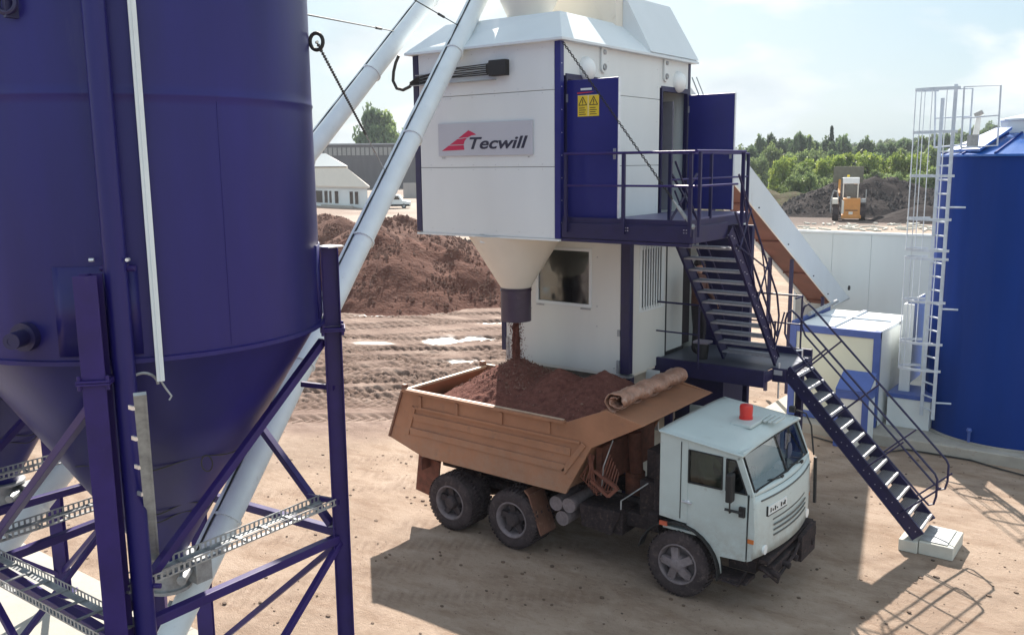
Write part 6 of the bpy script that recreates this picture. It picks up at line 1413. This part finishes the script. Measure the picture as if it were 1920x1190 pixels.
def van():
    c = at(739, 391, 2, 0); l_ = Vector((LAT[0], LAT[1], 0)); f_ = Vector((FWD[0], FWD[1], 0))
    t = thing('parked_van', c, 'small pale van parked in front of the hall, beside the conveyor tube', 'van')
    def prof(pts, w0, w1, name, m, bev=.08): b = MB(); b.prism([c + l_ * x + z3 * z + f_ * w0 for x, z in pts], f_ * (w1 - w0)); return b.build(name, m, t, bevel=bev)
    prof([(-2.3, .35), (2.2, .35), (2.25, .95), (1.2, 1.15), (.7, 1.9), (-2.2, 1.95)], 0, 1.8, 'body', WHITEP)
    prof([(-1.9, 1.25), (.85, 1.25), (.6, 1.75), (-1.9, 1.75)], -.02, 1.82, 'window', GLASSD, 0)
    prof([(-2.25, .3), (2.2, .3), (2.2, .6), (-2.25, .6)], -.01, 1.81, 'lower_trim', BLACK, 0)
    for x in (-1.5, 1.4):
        b = MB(); p = c + l_ * x + z3 * .33 - f_ * .03; b.tube([p, p + f_ * .22], .34, 16); w = b.build('wheel', BLACK, t, smooth=True); b = MB(); b.tube([p - f_ * .01, p + f_ * .05], .18, 12); b.build('rim', GALV, w)
van()
def shed():
    A = at(1395, 352, 2, 0); B = at(1470, 350, 2, 0); d = (B - A).normalized(); n = Vector((-d.y, d.x, 0))
    t = thing('brown_shed', A, 'plain dark red brown shed before the trees, above the conveyor', 'shed')
    b = MB(); b.prism([A, B, B + n * 9, A + n * 9], (0, 0, 5.3)); b.build('wall', corrugated('maroon_cladding', (.13, .055, .055), .7, 'X', 2, .05), t)
    b = MB(); b.prism([A - n * .3 + z3 * 5.3, B - n * .3 + z3 * 5.3, B + n * 9 + z3 * 5.3, A + n * 9 + z3 * 5.3], (0, 0, .25)); b.build('roof', mat('shed_roof', (.16, .09, .085), .7), t)
    b = MB()
    for k in range(5): p = A.lerp(B, .15 + .18 * k) - n * .08; b.beam(p, p + z3 * 5.2, .15, .1, up=n)
    b.build('wall_post', mat('rust_post', (.2, .09, .07), .8), t)
shed()
# lamp post sticking up beyond the guard rail
p = at(1828, 262, 1, 58.); t = thing('floodlight_mast', (p.x, p.y, 0), 'white mast with a dark lamp head above the tank roof', 'mast')
q = at(1836, 214, 1, 58.)
b = MB(); b.tube([(p.x, p.y, 0), p, q], [.2, .18, .12], 12); b.build('pole', WHITET, t, smooth=True)
b = MB(); b.beam(at(1828, 217, 1, 57.9), at(1843, 210, 1, 57.9), .25, .22); b.build('lamp_head', GALV, t)

# ------------------------------------------------------------------ hills and trees
def hills():
    ls_ = np.linspace(-20, 900, 120); fs = np.linspace(190, 1500, 90); Lg, Fg = np.meshgrid(ls_, fs, indexing='ij')
    up = smooth(200, 620, Fg); z = -.4 + up * (4 + 9 * smooth(30, 260, Lg)) * smooth(-20, 60, Lg) + 3 * (fbm(Lg * .01, Fg * .01, 4) - .5) * up
    X = Lg * LAT[0] + Fg * FWD[0]; Y = Lg * LAT[1] + Fg * FWD[1]
    grid_obj('hills', np.stack([X, Y, z], -1), mat('hill_green', (.02, .035, .014), .95, col2=(.04, .06, .022), scale=.03, bump=.6, bscale=.12, spots=.2, spotcol=(.03, .05, .03)), kind='structure')
    return lambda l, f: (-.4 + float(smooth(200, 620, np.array(f * 1.))) * (4 + 9 * float(smooth(30, 260, np.array(l * 1.)))) * float(smooth(-20, 60, np.array(l * 1.))))
hz = hills()
def leafmat(name, c1, c2, c3):
    m = bpy.data.materials.new(name); m.use_nodes = True; nt = m.node_tree; N = nt.nodes; L = nt.links; p = N['Principled BSDF']; p.inputs['Roughness'].default_value = .55
    oi = N.new('ShaderNodeObjectInfo'); tc = N.new('ShaderNodeTexCoord'); n = N.new('ShaderNodeTexNoise'); n.inputs['Scale'].default_value = 3.2; n.inputs['Detail'].default_value = 4; L.new(tc.outputs['Object'], n.inputs['Vector'])
    r = N.new('ShaderNodeValToRGB'); e = r.color_ramp.elements; e[0].position = .32; e[0].color = (*c1, 1); e[1].position = .68; e[1].color = (*c3, 1); q = e.new(.5); q.color = (*c2, 1); L.new(n.outputs['Fac'], r.inputs[0])
    h = N.new('ShaderNodeHueSaturation'); mr = N.new('ShaderNodeMapRange'); mr.inputs['To Min'].default_value = .75; mr.inputs['To Max'].default_value = 1.35; L.new(oi.outputs['Random'], mr.inputs['Value']); L.new(mr.outputs[0], h.inputs['Value']); L.new(r.outputs[0], h.inputs['Color'])
    L.new(h.outputs[0], p.inputs['Base Color'])
    tr_ = N.new('ShaderNodeBsdfTranslucent'); L.new(h.outputs[0], tr_.inputs[0]); mx = N.new('ShaderNodeMixShader'); mx.inputs[0].default_value = .5
    out = N['Material Output']; L.new(p.outputs[0], mx.inputs[1]); L.new(tr_.outputs[0], mx.inputs[2]); L.new(mx.outputs[0], out.inputs[0]); return m
LEAFD = leafmat('dark_leaves', (.055, .09, .05), (.09, .135, .065), (.14, .19, .09))
LEAFY = leafmat('yellow_green_leaves', (.10, .15, .035), (.18, .24, .05), (.30, .34, .07))
LEAFM = leafmat('mid_green_leaves', (.085, .13, .055), (.15, .20, .075), (.23, .28, .10))
LEAFS = leafmat('needles', (.012, .028, .016), (.02, .038, .022), (.03, .05, .03))
BARK = mat('bark', (.07, .05, .035), .9, var=.3, scale=6)
def crown_mesh(name, m, seed, clumps=26, leaves=90, shape='round', leaf=.055):
    r_ = np.random.default_rng(seed); cs = []
    for k in range(clumps):
        u = r_.random(); w = r_.random() * 2 * PI
        if shape == 'round': zc = .25 + .7 * u; rad = .42 * math.sin(min(PI * (u * .85 + .12), PI)) * (.5 + .5 * r_.random()); s = .13 + .08 * r_.random()
        elif shape == 'bush': zc = .12 + .75 * u; rad = .55 * (1 - u * .55) * (.4 + .6 * r_.random()); s = .15 + .08 * r_.random()
        elif shape == 'tall': zc = .15 + .8 * u; rad = .26 * math.sin(PI * (u * .8 + .15)) * r_.random(); s = .08 + .06 * r_.random()
        else: zc = .08 + .9 * u; rad = .30 * (1 - u) ** .9 * (.75 + .25 * r_.random()); s = .045 + .05 * (1 - u)
        cs.append((rad * math.cos(w), rad * math.sin(w), zc, s))
    n = clumps * leaves; C = np.repeat(np.array(cs), leaves, 0); d = r_.normal(size=(n, 3)); d /= np.linalg.norm(d, axis=1)[:, None]; rr = r_.random(n)[:, None] ** .45 * C[:, 3:4]
    if shape == 'spruce': d[:, 2] *= .35
    P = C[:, :3] + d * rr * np.array([1, 1, .8]); a = r_.normal(size=(n, 3)); a /= np.linalg.norm(a, axis=1)[:, None]; b_ = np.cross(a, r_.normal(size=(n, 3))); b_ /= np.linalg.norm(b_, axis=1)[:, None]
    sz = leaf * (.5 + .8 * r_.random((n, 1))); a *= sz; b_ *= sz * .6
    V_ = np.stack([P - a, P - b_ * .9, P + a, P + b_ * .9], 1).reshape(-1, 3); f = np.arange(n * 4).reshape(-1, 4)
    me = bpy.data.meshes.new(name); me.from_pydata(V_.tolist(), [], f.tolist()); me.materials.append(m); return me
def trunk_mesh(name, m, seed, th=.45):
    r_ = np.random.default_rng(seed); b = MB(); b.tube([(0, 0, -.02), (.01, 0, th * .5), (0, .01, th + .25)], [.022, .017, .008], 8)
    for k in range(5):
        w = r_.random() * 2 * PI; z = th * (.5 + .5 * r_.random()); b.tube([(0, 0, z), (.16 * math.cos(w), .16 * math.sin(w), z + .2), (.26 * math.cos(w), .26 * math.sin(w), z + .34)], [.010, .006, .003], 5)
    me = bpy.data.meshes.new(name); me.from_pydata(b.v, [], b.f); me.materials.append(m); return me
CR = {}
for i in range(3):
    CR['d', i] = crown_mesh('crown', LEAFD, 10 + i, 34, 85, 'round'); CR['m', i] = crown_mesh('crown', LEAFM, 20 + i, 34, 85, 'round'); CR['y', i] = crown_mesh('crown', LEAFY, 30 + i, 34, 85, 'bush', .045)
    CR['b', i] = crown_mesh('crown', LEAFM, 40 + i, 34, 80, 'bush', .045); CR['p', i] = crown_mesh('crown', LEAFD, 50 + i, 30, 70, 'tall'); CR['s', i] = crown_mesh('crown', LEAFS, 60 + i, 60, 60, 'spruce', .045)
TRK = [trunk_mesh('trunk', BARK, i) for i in range(3)]
NM = {'d': 'broadleaf_tree', 'm': 'broadleaf_tree', 'y': 'bush', 'b': 'bush', 'p': 'slender_tree', 's': 'spruce_tree'}
def tree(kind, px, py_top, f_, wpx, label, group):
    d = CM.T @ np.array([(px - 960) / F_PX, (py_top - 595) / F_PX, 1.]); fd = -.6 * d[0] + .8 * d[1]; t_ = f_ / fd; x, y = d[0] * t_, d[1] * t_; ztop = H + d[2] * t_
    l = x * LAT[0] + y * LAT[1]; z0 = hz(l, f_) if f_ > 200 and l > -20 else 0; z0 = max(z0, 0) - .1; h = max(ztop - z0, 1.5); w = wpx * f_ / 1690 * 1.12
    o = bpy.data.objects.new(NM[kind], None); S.collection.objects.link(o); o.empty_display_size = .5; o.location = (x, y, z0)
    o.scale = (w, w, h); o.rotation_euler = (0, 0, rng.random() * 6.28); i = int(rng.integers(3))
    c = bpy.data.objects.new('crown', CR[kind, i]); S.collection.objects.link(c); c.parent = o
    k = bpy.data.objects.new('trunk', TRK[i]); S.collection.objects.link(k); k.parent = o
    cat = {'y': 'bush', 'b': 'bush'}.get(kind, 'tree')
    tag(o, label, cat, group)
ORD = ('first second third fourth fifth sixth seventh eighth ninth tenth eleventh twelfth thirteenth fourteenth fifteenth sixteenth seventeenth eighteenth nineteenth').split()
def nth(i):
    if i < 19: return ORD[i]
    tens = ('twent', 'thirt', 'fort', 'fift')[(i + 1) // 10 - 2]; u = (i + 1) % 10
    return tens + 'ieth' if u == 0 else tens + 'y-' + ORD[u - 1]
def row(kinds, n, x0, dx, top, fd, w, word, place, group):
    px = sorted(x0 + k * dx + rng.uniform(-.45, .45) * dx for k in range(n))
    for k, x in enumerate(px):
        tree(kinds[int(rng.integers(len(kinds)))], x, top(x), fd + rng.uniform(-.055, .055) * fd, w * rng.uniform(.8, 1.25), '%s %s from the left in %s' % (nth(k), word, place), group)
def belt():
    G = 'trees of the wood behind the gravel pile'
    row('dm', 34, 1400, 14.5, lambda x: np.interp(x, [1395, 1430, 1500, 1560, 1620, 1700, 1780, 1850, 1890], [284, 272, 264, 270, 270, 262, 250, 234, 238]) + rng.uniform(-4, 5), 470, 26, 'hazy tree', 'the farthest row on the right skyline', G)
    row('dmdp', 42, 1392, 12.0, lambda x: np.interp(x, [1395, 1430, 1500, 1560, 1620, 1700, 1780, 1850, 1890], [276, 264, 255, 262, 268, 266, 258, 248, 250]) + rng.uniform(-6, 9), 240, 36, 'dark tree', 'the back row of the wood', G)
    row('mdb', 38, 1388, 13.2, lambda x: np.interp(x, [1395, 1450, 1520, 1600, 1700, 1900], [288, 280, 284, 292, 284, 276]) + rng.uniform(-9, 12), 195, 38, 'green tree', 'the middle row of the wood', G)
    row('y', 13, 1462, 22, lambda x: np.interp(x, [1460, 1500, 1540, 1600, 1740], [300, 288, 298, 284, 288]) + rng.uniform(-5, 6), 150, 44, 'bright yellow green bush', 'the row before the wood', 'bright bushes at the edge of the wood')
    row('b', 17, 1490, 16.5, lambda x: 318 + rng.uniform(-10, 12), 132, 38, 'low green bush', 'the row just behind the gravel pile', 'low bushes behind the gravel pile')
    tree('s', 1560, 238, 230, 40, 'dark pointed spruce standing above the wood', G)
    tree('p', 1519, 252, 225, 22, 'thin bare topped tree left of the spruce', G)
    tree('p', 1581, 252, 230, 14, 'small slender tree right of the spruce', G)
    tree('d', 694, 205, 262, 56, 'leafy tree rising above the dark hall, its left half', 'trees behind the hall'); tree('m', 727, 214, 262, 66, 'leafy tree rising above the dark hall, its right half', 'trees behind the hall')
    tree('d', 708, 211, 266, 60, 'leafy tree between the other two above the dark hall', 'trees behind the hall')
belt()
# distant treeline closing the horizon

# air between the yard and the far wood
b = MB(); b.box(-900, 500, -80, 1100, -8, 75)
o = b.build('haze', BLACK); o['kind'] = 'stuff'
hm = bpy.data.materials.new('haze_air'); hm.use_nodes = True; nt = hm.node_tree; nt.nodes.clear()
vo = nt.nodes.new('ShaderNodeVolumePrincipled'); vo.inputs['Density'].default_value = .0003; vo.inputs['Color'].default_value = (.86, .92, 1, 1); vo.inputs['Anisotropy'].default_value = 0
ou = nt.nodes.new('ShaderNodeOutputMaterial'); nt.links.new(vo.outputs[0], ou.inputs['Volume'])
o.data.materials.clear(); o.data.materials.append(hm)
